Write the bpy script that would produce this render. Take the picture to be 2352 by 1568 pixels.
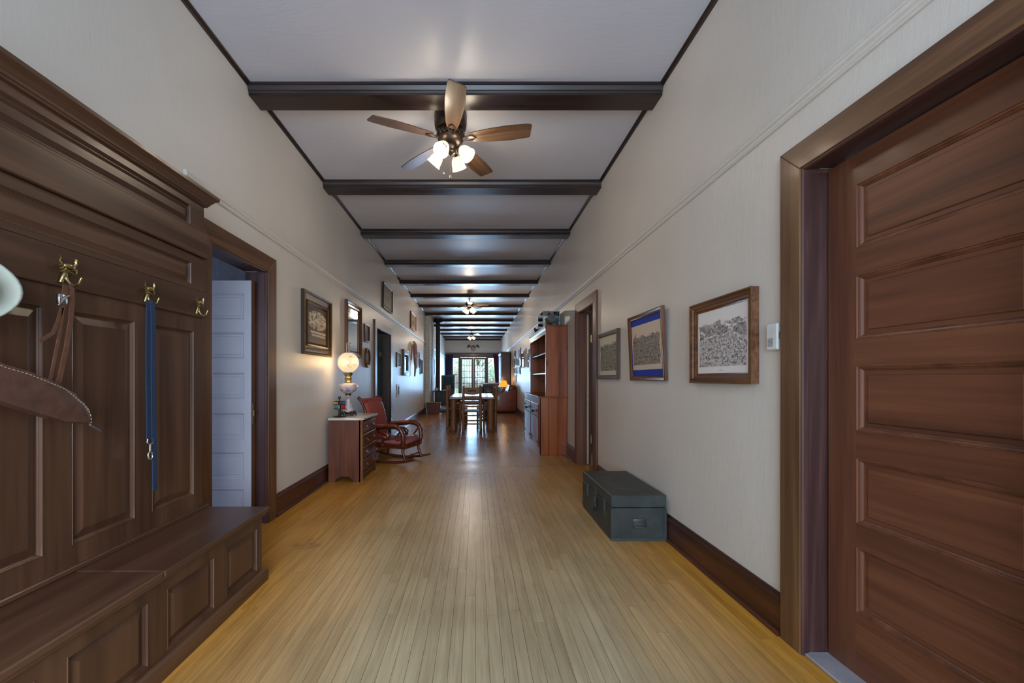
import bpy, bmesh, math, random
from mathutils import Vector, Matrix
random.seed(7)
PI = math.pi
for o in list(bpy.data.objects): bpy.data.objects.remove(o)
SC = bpy.context.scene
COL = SC.collection
# ---------------------------------------------------------------- camera
F, CX, CY, CH = 950.0, 1092.5, 869.0, 1.2
cam = bpy.data.cameras.new('camera'); camo = bpy.data.objects.new('camera', cam); COL.objects.link(camo)
cam.sensor_width = 36; cam.lens = 36 * F / 2352
cam.shift_x = (1176 - CX) / 2352; cam.shift_y = (CY - 784) / 2352
cam.clip_start = .02; cam.clip_end = 200
camo.location = (0, 0, CH); camo.rotation_euler = (PI / 2, 0, 0)
SC.camera = camo
# ---------------------------------------------------------------- world, light, exposure
SC.view_settings.view_transform = 'Standard'; SC.view_settings.look = 'None'
SC.view_settings.gamma = 1; SC.view_settings.use_curve_mapping = False
SC.view_settings.exposure = 0.25
W = bpy.data.worlds.new('world'); SC.world = W; W.use_nodes = True
nt = W.node_tree; bg = nt.nodes['Background']
sky = nt.nodes.new('ShaderNodeTexSky'); sky.sky_type = 'NISHITA'; sky.sun_disc = False
sky.sun_elevation = math.radians(38); sky.sun_rotation = math.radians(150); sky.dust_density = 3
nt.links.new(sky.outputs[0], bg.inputs[0]); bg.inputs[1].default_value = .5
SKY_BG = bg

def area(name, loc, rot, sx, sy, power, col, portal=False, spread=PI):
    l = bpy.data.lights.new(name, 'AREA'); l.shape = 'RECTANGLE'; l.size = sx; l.size_y = sy
    l.energy = power; l.color = col; l.spread = spread
    if portal: l.cycles.is_portal = True
    o = bpy.data.objects.new(name, l); COL.objects.link(o); o.location = loc; o.rotation_euler = rot
    return o
# daylight through the glazed front entrance behind the camera
area('entrance_daylight', (-.15, -2.02, 1.55), (PI / 2, 0, 0), 2.2, 2.2, 150, (.57, .76, 1.0))
# daylight through the garden doors at the far end, just outside the glass
area('garden_daylight', (-.07, 24.35, 1.5), (-PI / 2, 0, 0), 2.6, 2.3, 640, (.36, .62, 1.0))
# window of the left side room
area('side_room_daylight', (-2.7, .75, 1.5), (PI / 2, 0, math.radians(-8)), .7, 1.5, 14, (.62, .74, 1.0))
area('side_room_2_daylight', (-3.2, 6.4, 1.6), (PI / 2, 0, math.radians(-25)), .6, 1.2, 5, (.6, .9, .8))
area('right_room_daylight', (2.6, 6.9, 1.6), (PI / 2, 0, PI), .8, 1.2, 8, (1, .9, .75))

def pt(name, loc, power, col, r=.04):
    l = bpy.data.lights.new(name, 'POINT'); l.energy = power; l.color = col; l.shadow_soft_size = r
    o = bpy.data.objects.new(name, l); COL.objects.link(o); o.location = loc
    return o

# ---------------------------------------------------------------- room constants
XL, XR, ZC = -1.747, 1.437, 3.467
Y0, Y1 = -2.1, 23.95
def wx(px, Y): return (px - CX) * Y / F
def wz(py, Y): return CH + (CY - py) * Y / F
def onX(px, py, X):
    Y = X * F / (px - CX)
    return Vector((X, Y, wz(py, Y)))

# ---------------------------------------------------------------- node helpers
def newmat(name):
    m = bpy.data.materials.new(name); m.use_nodes = True
    nt = m.node_tree; b = nt.nodes['Principled BSDF']
    return m, nt, b
def N(nt, t, **kw):
    n = nt.nodes.new(t)
    for k, v in kw.items():
        if isinstance(k, str) and hasattr(n, k): setattr(n, k, v)
        else: n.inputs[k].default_value = v
    return n
def L(nt, a, b): nt.links.new(a, b)
def ramp(nt, fac, stops):
    r = nt.nodes.new('ShaderNodeValToRGB')
    while len(r.color_ramp.elements) < len(stops): r.color_ramp.elements.new(.5)
    for e, (p, c) in zip(r.color_ramp.elements, stops):
        e.position = p; e.color = (*c, 1) if len(c) == 3 else c
    L(nt, fac, r.inputs[0]); return r
def math_(nt, op, a, b=None, c=None):
    n = nt.nodes.new('ShaderNodeMath'); n.operation = op
    for i, v in enumerate((a, b, c)):
        if v is None: continue
        if isinstance(v, (int, float)): n.inputs[i].default_value = v
        else: L(nt, v, n.inputs[i])
    return n.outputs[0]
def mixc(nt, fac, a, b, mode='MIX'):
    n = nt.nodes.new('ShaderNodeMix'); n.data_type = 'RGBA'; n.blend_type = mode
    for i, v in ((0, fac), (6, a), (7, b)):
        if isinstance(v, (int, float)): n.inputs[i].default_value = v
        elif isinstance(v, tuple): n.inputs[i].default_value = (*v, 1) if len(v) == 3 else v
        else: L(nt, v, n.inputs[i])
    return n.outputs[2]
def s2l(*c):
    return tuple(((v / 255) / 12.92 if v / 255 < .04045 else ((v / 255 + .055) / 1.055) ** 2.4) for v in c)

def vec(nt, scale=(1, 1, 1), use='Object', rand=True, k=9.0):
    tc = nt.nodes.new('ShaderNodeTexCoord')
    src = tc.outputs[use]
    if rand:
        oi = nt.nodes.new('ShaderNodeObjectInfo')
        ad = nt.nodes.new('ShaderNodeVectorMath'); ad.operation = 'ADD'
        L(nt, src, ad.inputs[0])
        L(nt, math_(nt, 'MULTIPLY', oi.outputs['Random'], k), ad.inputs[1])
        src = ad.outputs[0]
    mp = nt.nodes.new('ShaderNodeMapping'); mp.inputs['Scale'].default_value = scale
    L(nt, src, mp.inputs['Vector']); return mp.outputs[0]
def noise(nt, v, scale=5, detail=4, rough=.5, dist=0):
    n = nt.nodes.new('ShaderNodeTexNoise')
    n.inputs['Scale'].default_value = scale; n.inputs['Detail'].default_value = detail
    n.inputs['Roughness'].default_value = rough; n.inputs['Distortion'].default_value = dist
    L(nt, v, n.inputs['Vector']); return n.outputs[0]
def bump(nt, b, h, strength=.2, dist=.01):
    n = nt.nodes.new('ShaderNodeBump'); n.inputs['Strength'].default_value = strength
    n.inputs['Distance'].default_value = dist
    L(nt, h, n.inputs['Height']); L(nt, n.outputs[0], b.inputs['Normal'])

MATS = {}
def plain(name, col, rough=.5, metal=0, bumpy=0, bscale=60, var=.12, coat=0, spec=.5, emit=None, es=0):
    if name in MATS: return MATS[name]
    m, nt, b = newmat(name)
    v = vec(nt, rand=False)
    n = noise(nt, v, bscale * .25, 4, .6)
    c = ramp(nt, n, [(.3, tuple(x * (1 - var) for x in col)), (.7, tuple(min(1, x * (1 + var)) for x in col))])
    L(nt, c.outputs[0], b.inputs['Base Color'])
    b.inputs['Roughness'].default_value = rough; b.inputs['Metallic'].default_value = metal
    b.inputs['Coat Weight'].default_value = coat; b.inputs['Specular IOR Level'].default_value = spec
    if bumpy: bump(nt, b, noise(nt, v, bscale, 4, .6), bumpy, .004)
    if emit:
        b.inputs['Emission Color'].default_value = (*emit, 1); b.inputs['Emission Strength'].default_value = es
    MATS[name] = m; return m
def wood(name, dark, mid, light, axis='z', scale=9, rough=.35, coat=.0, knots=False, bmp=.12, spec=.5):
    key = name + '_' + axis
    if key in MATS: return MATS[key]
    m, nt, b = newmat(key)
    s = [scale, scale, scale]; s['xyz'.index(axis)] = scale * .07
    v = vec(nt, tuple(s))
    n1 = noise(nt, v, 1, 5, .55, 1.2)
    s2 = [scale * 9] * 3; s2['xyz'.index(axis)] = scale * .35
    n2 = noise(nt, vec(nt, tuple(s2)), 1, 3, .6)
    c = ramp(nt, n1, [(.28, dark), (.5, mid), (.75, light)]).outputs[0]
    c = mixc(nt, .38, c, ramp(nt, n2, [(.3, (.45, .42, .4)), (.65, (1.15, 1.15, 1.15))]).outputs[0], 'MULTIPLY')
    if knots:
        vo = nt.nodes.new('ShaderNodeTexVoronoi'); vo.inputs['Scale'].default_value = 3.6
        L(nt, vec(nt, (1, 1, .62)), vo.inputs['Vector'])
        k = ramp(nt, vo.outputs['Distance'], [(.075, (1, 1, 1)), (.15, (0, 0, 0))]).outputs[0]
        c = mixc(nt, math_(nt, 'MULTIPLY', k, .85), c, tuple(x * .35 for x in dark))
    L(nt, c, b.inputs['Base Color'])
    r = nt.nodes.new('ShaderNodeMapRange'); L(nt, n1, r.inputs[0])
    r.inputs[3].default_value = rough * .8; r.inputs[4].default_value = rough * 1.25
    L(nt, r.outputs[0], b.inputs['Roughness'])
    b.inputs['Coat Weight'].default_value = coat; b.inputs['Coat Roughness'].default_value = .12
    b.inputs['Specular IOR Level'].default_value = spec
    bump(nt, b, n2, bmp, .002)
    MATS[key] = m; return m
# woods
def W_hall(a): return wood('hall_tree_wood', s2l(60, 40, 29), s2l(80, 55, 40), s2l(98, 70, 52), a, 5, .33, .08, bmp=.05)
def W_door(a): return wood('door_wood', s2l(78, 45, 31), s2l(103, 61, 41), s2l(124, 78, 52), a, 6, .42, .04)
def W_jamb(a): return wood('jamb_wood', s2l(44, 25, 24), s2l(66, 40, 37), s2l(92, 60, 52), a, 9, .4, .08)
def W_case(a): return wood('casing_wood', s2l(72, 46, 30), s2l(98, 66, 42), s2l(130, 94, 62), a, 7, .4, .1)
def W_base(a): return wood('baseboard_wood', s2l(44, 20, 12), s2l(70, 34, 22), s2l(92, 50, 34), a, 9, .35, .15)
def W_beam(a): return wood('beam_wood', s2l(34, 23, 20), s2l(48, 34, 30), s2l(62, 46, 41), a, 9, .29, .0, spec=.5)
def W_pine(a): return wood('pine_wood', s2l(98, 38, 4), s2l(146, 70, 10), s2l(165, 88, 20), a, 5, .3, .05, True)
def W_log(a): return wood('log_wood', s2l(104, 62, 32), s2l(138, 88, 50), s2l(164, 114, 70), a, 8, .5, .0, True)
def W_red(a): return wood('commode_wood', s2l(62, 27, 12), s2l(98, 48, 24), s2l(120, 66, 36), a, 7, .4, .1)
def W_rock(a): return wood('rocker_wood', s2l(50, 19, 8), s2l(92, 40, 20), s2l(122, 60, 32), a, 12, .25, .4)
def W_table(a): return wood('table_wood', s2l(72, 40, 20), s2l(112, 68, 36), s2l(142, 94, 54), a, 8, .3, .15)
def W_frame(a): return wood('frame_wood', s2l(62, 34, 18), s2l(98, 58, 32), s2l(128, 84, 50), a, 20, .35, .2)
GOLD = plain('antique_gilt', s2l(116, 86, 42), .42, .45, .3, 90, .3)
DARKFR = plain('black_brown_frame', s2l(44, 28, 20), .35, 0, .2, 80, .3)
BRASS = plain('polished_brass', s2l(176, 162, 112), .3, 1, .2, 120, .2)
OLDBR = plain('aged_brass', s2l(150, 130, 92), .34, 1, .3, 150, .3)
IRON = plain('black_iron', s2l(30, 29, 32), .42, .3, .2, 80, .2)
BRONZE = plain('dark_bronze', s2l(60, 48, 40), .35, .7, .2, 60, .2)
STEEL = plain('nickel', s2l(190, 190, 192), .25, 1, .1, 60, .05)
WHITEP = plain('white_plastic', s2l(205, 208, 205), .45)
GLASSG = None
def glassmat():
    m, nt, b = newmat('clear_pane'); nt.nodes.remove(b)
    out = nt.nodes['Material Output']; mx = nt.nodes.new('ShaderNodeMixShader')
    tr = nt.nodes.new('ShaderNodeBsdfTransparent'); gl = nt.nodes.new('ShaderNodeBsdfGlossy')
    gl.inputs['Roughness'].default_value = .03
    fr = nt.nodes.new('ShaderNodeFresnel'); fr.inputs[0].default_value = 1.45
    tr.inputs[0].default_value = (.95, .98, .97, 1)
    L(nt, fr.outputs[0], mx.inputs[0]); L(nt, tr.outputs[0], mx.inputs[1]); L(nt, gl.outputs[0], mx.inputs[2])
    L(nt, mx.outputs[0], out.inputs[0]); return m
PANE = glassmat()
MIRROR = plain('mirror_glass', (.82, .85, .83), .04, 1, 0, 10, .02)

# ---------------------------------------------------------------- wall, ceiling and floor materials
def wallmat():
    m, nt, b = newmat('wall_paint')
    geo = nt.nodes.new('ShaderNodeNewGeometry')
    mp = nt.nodes.new('ShaderNodeMapping'); mp.inputs['Scale'].default_value = (1, 1, .22); L(nt, geo.outputs['Position'], mp.inputs[0])
    n1 = noise(nt, geo.outputs['Position'], .8, 3, .5)
    c = ramp(nt, n1, [(.3, s2l(203, 196, 186)), (.7, s2l(213, 206, 197))]).outputs[0]
    L(nt, c, b.inputs['Base Color']); b.inputs['Roughness'].default_value = .45; b.inputs['Coat Weight'].default_value = .12; b.inputs['Coat Roughness'].default_value = .25
    n2 = noise(nt, mp.outputs[0], 26, 5, .65); n3 = noise(nt, geo.outputs['Position'], 5, 3, .5)
    bump(nt, b, math_(nt, 'ADD', n2, math_(nt, 'MULTIPLY', n3, 1.6)), .25, .006)
    return m
def ceilmat():
    m, nt, b = newmat('ceiling_paint')
    geo = nt.nodes.new('ShaderNodeNewGeometry')
    mp = nt.nodes.new('ShaderNodeMapping'); mp.inputs['Scale'].default_value = (.5, 1.4, 1); L(nt, geo.outputs['Position'], mp.inputs[0])
    n1 = noise(nt, geo.outputs['Position'], 1.2, 3, .5)
    c = ramp(nt, n1, [(.3, s2l(202, 203, 214)), (.7, s2l(209, 210, 220))]).outputs[0]
    L(nt, c, b.inputs['Base Color']); b.inputs['Roughness'].default_value = .5; b.inputs['Coat Weight'].default_value = .27; b.inputs['Coat Roughness'].default_value = .30
    bump(nt, b, math_(nt, 'ADD', noise(nt, mp.outputs[0], 14, 4, .6), noise(nt, mp.outputs[0], 3, 2, .5)), .35, .006)
    return m
PW = .057
def floormat(name, far):
    m, nt, b = newmat(name)
    geo = nt.nodes.new('ShaderNodeNewGeometry'); pos = geo.outputs['Position']
    sx = nt.nodes.new('ShaderNodeSeparateXYZ'); L(nt, pos, sx.inputs[0])
    X, Y = sx.outputs[0], sx.outputs[1]
    row = math_(nt, 'FLOOR', math_(nt, 'DIVIDE', math_(nt, 'ADD', X, 10.0), PW))
    if far:
        wn = nt.nodes.new('ShaderNodeTexWhiteNoise'); wn.noise_dimensions = '1D'; L(nt, row, wn.inputs['W'])
        yy = math_(nt, 'DIVIDE', math_(nt, 'ADD', Y, math_(nt, 'MULTIPLY', wn.outputs[0], 3.7)), 1.15)
        cell = math_(nt, 'FLOOR', yy)
        cb = nt.nodes.new('ShaderNodeCombineXYZ'); L(nt, row, cb.inputs[0]); L(nt, cell, cb.inputs[1])
        w2 = nt.nodes.new('ShaderNodeTexWhiteNoise'); w2.noise_dimensions = '2D'; L(nt, cb.outputs[0], w2.inputs['Vector'])
        rnd = w2.outputs[0]
    else:
        oi = nt.nodes.new('ShaderNodeObjectInfo'); rnd = oi.outputs['Random']
    # grain
    off = nt.nodes.new('ShaderNodeVectorMath'); off.operation = 'ADD'; L(nt, pos, off.inputs[0])
    cbo = nt.nodes.new('ShaderNodeCombineXYZ'); L(nt, math_(nt, 'MULTIPLY', rnd, 17.0), cbo.inputs[1]); L(nt, math_(nt, 'MULTIPLY', row, .31), cbo.inputs[2])
    L(nt, cbo.outputs[0], off.inputs[1])
    mp = nt.nodes.new('ShaderNodeMapping'); mp.inputs['Scale'].default_value = (34, 1.6, 1); L(nt, off.outputs[0], mp.inputs[0])
    g1 = noise(nt, mp.outputs[0], 1, 5, .6, .8)
    mp2 = nt.nodes.new('ShaderNodeMapping'); mp2.inputs['Scale'].default_value = (150, 5, 1); L(nt, off.outputs[0], mp2.inputs[0])
    g2 = noise(nt, mp2.outputs[0], 1, 3, .6)
    big = noise(nt, pos, 1.1, 4, .6, .4)
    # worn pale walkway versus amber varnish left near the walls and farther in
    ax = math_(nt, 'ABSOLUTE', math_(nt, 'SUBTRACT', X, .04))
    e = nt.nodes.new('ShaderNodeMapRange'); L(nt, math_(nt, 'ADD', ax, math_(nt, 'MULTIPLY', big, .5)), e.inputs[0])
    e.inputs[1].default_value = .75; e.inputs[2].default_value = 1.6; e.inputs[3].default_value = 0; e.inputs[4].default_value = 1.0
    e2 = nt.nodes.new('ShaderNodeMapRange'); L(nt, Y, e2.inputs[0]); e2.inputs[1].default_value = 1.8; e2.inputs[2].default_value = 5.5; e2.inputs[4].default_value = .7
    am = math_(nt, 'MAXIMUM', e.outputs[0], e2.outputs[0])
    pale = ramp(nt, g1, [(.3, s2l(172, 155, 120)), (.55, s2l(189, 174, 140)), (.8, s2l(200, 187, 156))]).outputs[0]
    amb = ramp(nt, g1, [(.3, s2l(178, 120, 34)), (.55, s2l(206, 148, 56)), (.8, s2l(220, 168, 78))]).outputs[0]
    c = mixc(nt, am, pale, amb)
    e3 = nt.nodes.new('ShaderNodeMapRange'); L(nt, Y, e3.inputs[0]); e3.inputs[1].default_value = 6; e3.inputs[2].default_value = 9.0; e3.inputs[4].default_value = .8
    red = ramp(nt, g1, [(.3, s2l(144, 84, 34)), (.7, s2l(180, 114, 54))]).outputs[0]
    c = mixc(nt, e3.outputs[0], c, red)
    tint = ramp(nt, rnd, [(0, (.86, .83, .80)), (.5, (.97, .965, .96)), (1, (1.05, 1.045, 1.03))]).outputs[0]
    c = mixc(nt, .8, c, tint, 'MULTIPLY')
    c = mixc(nt, .5, c, ramp(nt, g2, [(.3, (.72, .68, .62)), (.6, (1, 1, 1))]).outputs[0], 'MULTIPLY')
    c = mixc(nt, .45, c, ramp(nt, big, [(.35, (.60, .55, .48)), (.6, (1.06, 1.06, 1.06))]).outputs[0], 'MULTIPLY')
    # dark stained patch by the left doorway
    dx = math_(nt, 'DIVIDE', math_(nt, 'ADD', X, 1.22), .26); dy = math_(nt, 'DIVIDE', math_(nt, 'SUBTRACT', Y, 3.0), .22)
    dd = math_(nt, 'ADD', math_(nt, 'MULTIPLY', dx, dx), math_(nt, 'MULTIPLY', dy, dy))
    st = ramp(nt, math_(nt, 'ADD', dd, math_(nt, 'MULTIPLY', noise(nt, pos, 14, 4, .7), 1.6)), [(.75, (1, 1, 1)), (1.0, (0, 0, 0))]).outputs[0]
    c = mixc(nt, math_(nt, 'MULTIPLY', st, .45), c, s2l(92, 62, 34))
    if far:
        fx = math_(nt, 'FRACT', math_(nt, 'DIVIDE', math_(nt, 'ADD', X, 10.0), PW))
        sm = math_(nt, 'LESS_THAN', fx, .035)
        fy = math_(nt, 'LESS_THAN', math_(nt, 'FRACT', yy), .003)
        c = mixc(nt, math_(nt, 'MULTIPLY', math_(nt, 'MAXIMUM', sm, fy), .4), c, s2l(50, 30, 16))
    L(nt, c, b.inputs['Base Color'])
    rr = nt.nodes.new('ShaderNodeMapRange'); L(nt, Y, rr.inputs[0]); rr.inputs[1].default_value = 3; rr.inputs[2].default_value = 7
    rr.inputs[3].default_value = .32; rr.inputs[4].default_value = .25
    L(nt, math_(nt, 'ADD', rr.outputs[0], math_(nt, 'MULTIPLY', math_(nt, 'SUBTRACT', big, .5), .0 if far else .06)), b.inputs['Roughness'])
    bump(nt, b, g2, .015 if far else .06, .001)
    return m
WALL = wallmat(); CEIL = ceilmat(); FL_FAR = floormat('floor_strip_far', True); FL_NEAR = floormat('floor_strip', False)

# ---------------------------------------------------------------- geometry helpers
class MB:
    def __init__(s): s.bm = bmesh.new()
    def face(s, pts):
        try: return s.bm.faces.new([s.bm.verts.new(p) for p in pts])
        except ValueError: return None
    def hexa(s, a, b):            # a, b: four matching corners each
        va = [s.bm.verts.new(p) for p in a]; vb = [s.bm.verts.new(p) for p in b]
        n = len(va)
        s.bm.faces.new(va[::-1]); s.bm.faces.new(vb)
        for i in range(n): s.bm.faces.new([va[i], va[(i + 1) % n], vb[(i + 1) % n], vb[i]])
        return s
    def box(s, x0, x1, y0, y1, z0, z1, bev=0, rot=None, piv=None):
        x0, x1 = sorted((x0, x1)); y0, y1 = sorted((y0, y1)); z0, z1 = sorted((z0, z1))
        t = bmesh.new()
        M = Matrix.Translation(((x0 + x1) / 2, (y0 + y1) / 2, (z0 + z1) / 2)) @ Matrix.Diagonal((x1 - x0, y1 - y0, z1 - z0, 1))
        bmesh.ops.create_cube(t, size=1, matrix=M)
        if bev: bmesh.ops.bevel(t, geom=t.edges[:], offset=min(bev, .49 * min(x1 - x0, y1 - y0, z1 - z0)), segments=2 if bev > .006 else 1, profile=.6, affect='EDGES')
        if rot:
            p = Vector(piv) if piv else Vector(((x0 + x1) / 2, (y0 + y1) / 2, (z0 + z1) / 2))
            bmesh.ops.transform(t, matrix=Matrix.Translation(p) @ rot @ Matrix.Translation(-p), verts=t.verts)
        s.merge(t); return s
    def merge(s, t):
        me = bpy.data.meshes.new('tmp'); t.to_mesh(me); t.free(); s.bm.from_mesh(me); bpy.data.meshes.remove(me)
    def prism(s, poly, axis, a, b, bev=0):       # polygon in the other two axes, extruded a..b
        def P(p, t):
            return {'x': (t, p[0], p[1]), 'y': (p[0], t, p[1]), 'z': (p[0], p[1], t)}[axis]
        t = bmesh.new()
        va = [t.verts.new(P(p, a)) for p in poly]; vb = [t.verts.new(P(p, b)) for p in poly]
        n = len(va); fa = t.faces.new(va[::-1]); fb = t.faces.new(vb)
        for i in range(n): t.faces.new([va[i], va[(i + 1) % n], vb[(i + 1) % n], vb[i]])
        if bev:
            ed = list(set(list(fa.edges) + list(fb.edges)))
            bmesh.ops.bevel(t, geom=ed, offset=bev, segments=2, profile=.6, affect='EDGES')
        bmesh.ops.recalc_face_normals(t, faces=t.faces); s.merge(t); return s
    def tube(s, pts, r, seg=8, flat=1.0, up=None, cap=True):
        pts = [Vector(p) for p in pts]; n = len(pts)
        rs = r if isinstance(r, (list, tuple)) else [r] * n
        rings = []; ref = Vector(up) if up else None
        for i, p in enumerate(pts):
            d = (pts[min(i + 1, n - 1)] - pts[max(i - 1, 0)]).normalized()
            if ref is None: ref = Vector((0, 0, 1)) if abs(d.z) < .9 else Vector((1, 0, 0))
            sd = d.cross(ref)
            if sd.length < 1e-4: sd = d.cross(Vector((.3, 1, .2)))
            sd.normalize(); u = sd.cross(d).normalized()
            if not up: ref = u
            rings.append([s.bm.verts.new(p + (sd * math.cos(k * 2 * PI / seg) + u * math.sin(k * 2 * PI / seg) * flat) * rs[i]) for k in range(seg)])
        for a, b in zip(rings, rings[1:]):
            for k in range(seg): s.bm.faces.new([a[k], a[(k + 1) % seg], b[(k + 1) % seg], b[k]])
        if cap: s.bm.faces.new(rings[0][::-1]); s.bm.faces.new(rings[-1])
        return s
    def lathe(s, prof, c=(0, 0, 0), seg=20, M=None, sx=1, sy=1, cap=True):   # prof [(r,z)]
        rings = []
        M = M or Matrix.Identity(4)
        for r, z in prof:
            rings.append([s.bm.verts.new(Vector(c) + M @ Vector((max(r, .0003) * math.cos(k * 2 * PI / seg) * sx, max(r, .0003) * math.sin(k * 2 * PI / seg) * sy, z))) for k in range(seg)])
        for a, b in zip(rings, rings[1:]):
            for k in range(seg): s.bm.faces.new([a[k], a[(k + 1) % seg], b[(k + 1) % seg], b[k]])
        if cap: s.bm.faces.new(rings[0][::-1]); s.bm.faces.new(rings[-1])
        return s
    def ball(s, c, r, sx=1, sy=1, sz=1, sub=2, rot=None):
        M = Matrix.Translation(c) @ (rot or Matrix.Identity(4)) @ Matrix.Diagonal((r * sx, r * sy, r * sz, 1))
        bmesh.ops.create_icosphere(s.bm, subdivisions=sub, radius=1, matrix=M); return s
    def rings(s, rect, prof, close=True):      # picture-frame sweep, local plane x,z facing -y; prof [(inset, n)]
        u0, u1, v0, v1 = rect; R = []
        for i, n in prof:
            R.append([s.bm.verts.new(p) for p in ((u0 + i, -n, v0 + i), (u1 - i, -n, v0 + i), (u1 - i, -n, v1 - i), (u0 + i, -n, v1 - i))])
        if close: R.append(R[0])
        for a, b in zip(R, R[1:]):
            for k in range(4): s.bm.faces.new([a[k], a[(k + 1) % 4], b[(k + 1) % 4], b[k]])
        return R
    def build(s, name, mat, parent=None, smooth=None, bevel=0, solid=0, sub=0):
        bmesh.ops.recalc_face_normals(s.bm, faces=s.bm.faces)
        me = bpy.data.meshes.new(name); s.bm.to_mesh(me); s.bm.free()
        me.materials.append(mat)
        o = bpy.data.objects.new(name, me); COL.objects.link(o)
        if parent: o.parent = parent
        if smooth is not None:
            me.polygons.foreach_set('use_smooth', [True] * len(me.polygons))
            if smooth > 0:
                me.set_sharp_from_angle(angle=math.radians(smooth))
        if solid:
            md = o.modifiers.new('s', 'SOLIDIFY'); md.thickness = solid; md.offset = 0
        if bevel:
            md = o.modifiers.new('b', 'BEVEL'); md.width = bevel; md.segments = 2; md.limit_method = 'ANGLE'; md.angle_limit = math.radians(40)
        if sub:
            md = o.modifiers.new('u', 'SUBSURF'); md.levels = sub; md.render_levels = sub
        return o
def tag(o, label=None, cat=None, group=None, kind=None):
    if label: o['label'] = label
    if cat: o['category'] = cat
    if group: o['group'] = group
    if kind: o['kind'] = kind
    return o
def E(name, label, cat, loc=(0, 0, 0), rz=0, group=None, kind=None, ry=0):
    o = bpy.data.objects.new(name, None); COL.objects.link(o); o.empty_display_size = .05
    o.location = loc; o.rotation_euler = (0, ry, rz)
    return tag(o, label, cat, group, kind)
def S(name, label=None, loc=(0, 0, 0), rz=0):
    return E(name, label, None, loc, rz, None, 'structure')
LW, RW, FW = PI / 2, -PI / 2, 0       # rotations: left wall faces +x, right wall faces -x, far wall faces -y
def kids(o): return [c for c in bpy.data.objects if c.parent == o]
def dup(root, loc=None, rz=None, label=None, group=None, parent=None):
    r = root.copy(); COL.objects.link(r)
    if loc is not None: r.location = loc
    if rz is not None: r.rotation_euler = (0, 0, rz)
    if label: r['label'] = label
    if group: r['group'] = group
    if parent: r.parent = parent
    for ch in kids(root):
        c = ch.copy(); COL.objects.link(c); c.parent = r
        for g in kids(ch):
            d = g.copy(); COL.objects.link(d); d.parent = c
    return r

# raised panel in local plane (x,z) facing -y, back plane n0
def panel(rect, parent, mat, n=-.012, rise=.010, slope=.03, name='panel', under=.006, margin=0):
    u0, u1, v0, v1 = rect
    m = MB(); R = m.rings((u0 - under, u1 + under, v0 - under, v1 + under), [(0, n - .012), (0, n), (under + .006 + margin, n), (under + .006 + margin + slope, n + rise)], close=False)
    m.bm.faces.new(R[-1]); m.bm.faces.new(R[0][::-1])
    return m.build(name, mat, parent)
def frame_grid(us, vs, panels, parent, mat, n0=-.03, n1=0, name='frame', stick=.012, sd=.012, longs='v', rail=None):
    """frame between panel openings: full-height stiles, rails between them (rail = their own material)"""
    m = MB(); hol = lambda u, v: any(a < u < b and c < v < d for a, b, c, d in panels)
    m2 = MB() if rail else m
    A, B = (us, vs) if longs == 'v' else (vs, us)
    for a0, a1 in zip(A, A[1:]):
        cells = [((a0 + a1) / 2, (b0 + b1) / 2) if longs == 'v' else ((b0 + b1) / 2, (a0 + a1) / 2) for b0, b1 in zip(B, B[1:])]
        tgt = m2 if any(hol(*c) for c in cells) else m
        run = None
        for (b0, b1), c in zip(zip(B, B[1:]), cells):
            h = hol(*c)
            if not h: run = [b0, b1] if run is None else [run[0], b1]
            if (h or b1 == B[-1]) and run:
                if longs == 'v': tgt.box(a0, a1, -n0, -n1, run[0], run[1])
                else: tgt.box(run[0], run[1], -n0, -n1, a0, a1)
                run = None
    if rail: m2.build('rails', rail, parent)
    for r in panels:
        m.rings(r, [(-.002, n1 - .001), (0, n1 + .0015), (.003, n1 + .0015), (.0045, n1 - .003), (stick * .62, n1 - .0055), (stick * .66, n1 - .0085), (stick, n1 - sd), (stick, n1 - sd - .004), (-.002, n1 - sd - .004)])
    return m.build(name, mat, parent)

# ================================================================ ROOM SHELL
def wall_x(name, xa, xb, y0, y1, holes, z1=ZC, mat=None):
    m = MB(); y = y0
    for a, b, lo, hi in sorted(holes):
        m.box(xa, xb, y, a, 0, z1)
        if lo > 0: m.box(xa, xb, a, b, 0, lo)
        m.box(xa, xb, a, b, hi, z1); y = b
    m.box(xa, xb, y, y1, 0, z1)
    return tag(m.build(name, mat or WALL), kind='structure')
D1 = (2.70, 3.436, 2.086); D2 = (7.22, 8.42, 2.09); D4 = (4.98, 5.76, 2.11); D3 = (.98, 1.80, 2.113)
def hole(d): return (d[0] - .015, d[1] + .015, 0, d[2] + .015)
wall_x('wall_left', XL - .17, XL, Y0, Y1 + .2, [hole(D1), hole(D2)])
wall_x('wall_right', XR, XR + .17, Y0, Y1 + .2, [hole(D4), hole(D3)])
def wall_y(name, ya, yb, x0, x1, holes, z1=ZC):
    m = MB(); x = x0
    for a, b, lo, hi in sorted(holes):
        m.box(x, a, ya, yb, 0, z1)
        if lo > 0: m.box(a, b, ya, yb, 0, lo)
        m.box(a, b, ya, yb, hi, z1); x = b
    m.box(x, x1, ya, yb, 0, z1)
    return tag(m.build(name, WALL), kind='structure')
GX0, GX1, GZ = -1.34, 1.20, 2.44
wall_y('wall_far', Y1, Y1 + .2, XL, XR, [(GX0, GX1, 0, GZ)])
wall_y('wall_back', Y0 - .15, Y0, XL, XR, [(-1.3, 1.0, .35, 2.75)])
m = MB(); m.box(XL - .17, XR + .17, Y0 - .15, Y1 + .2, ZC, ZC + .1)
ceiling = tag(m.build('ceiling', CEIL), kind='structure')
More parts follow.
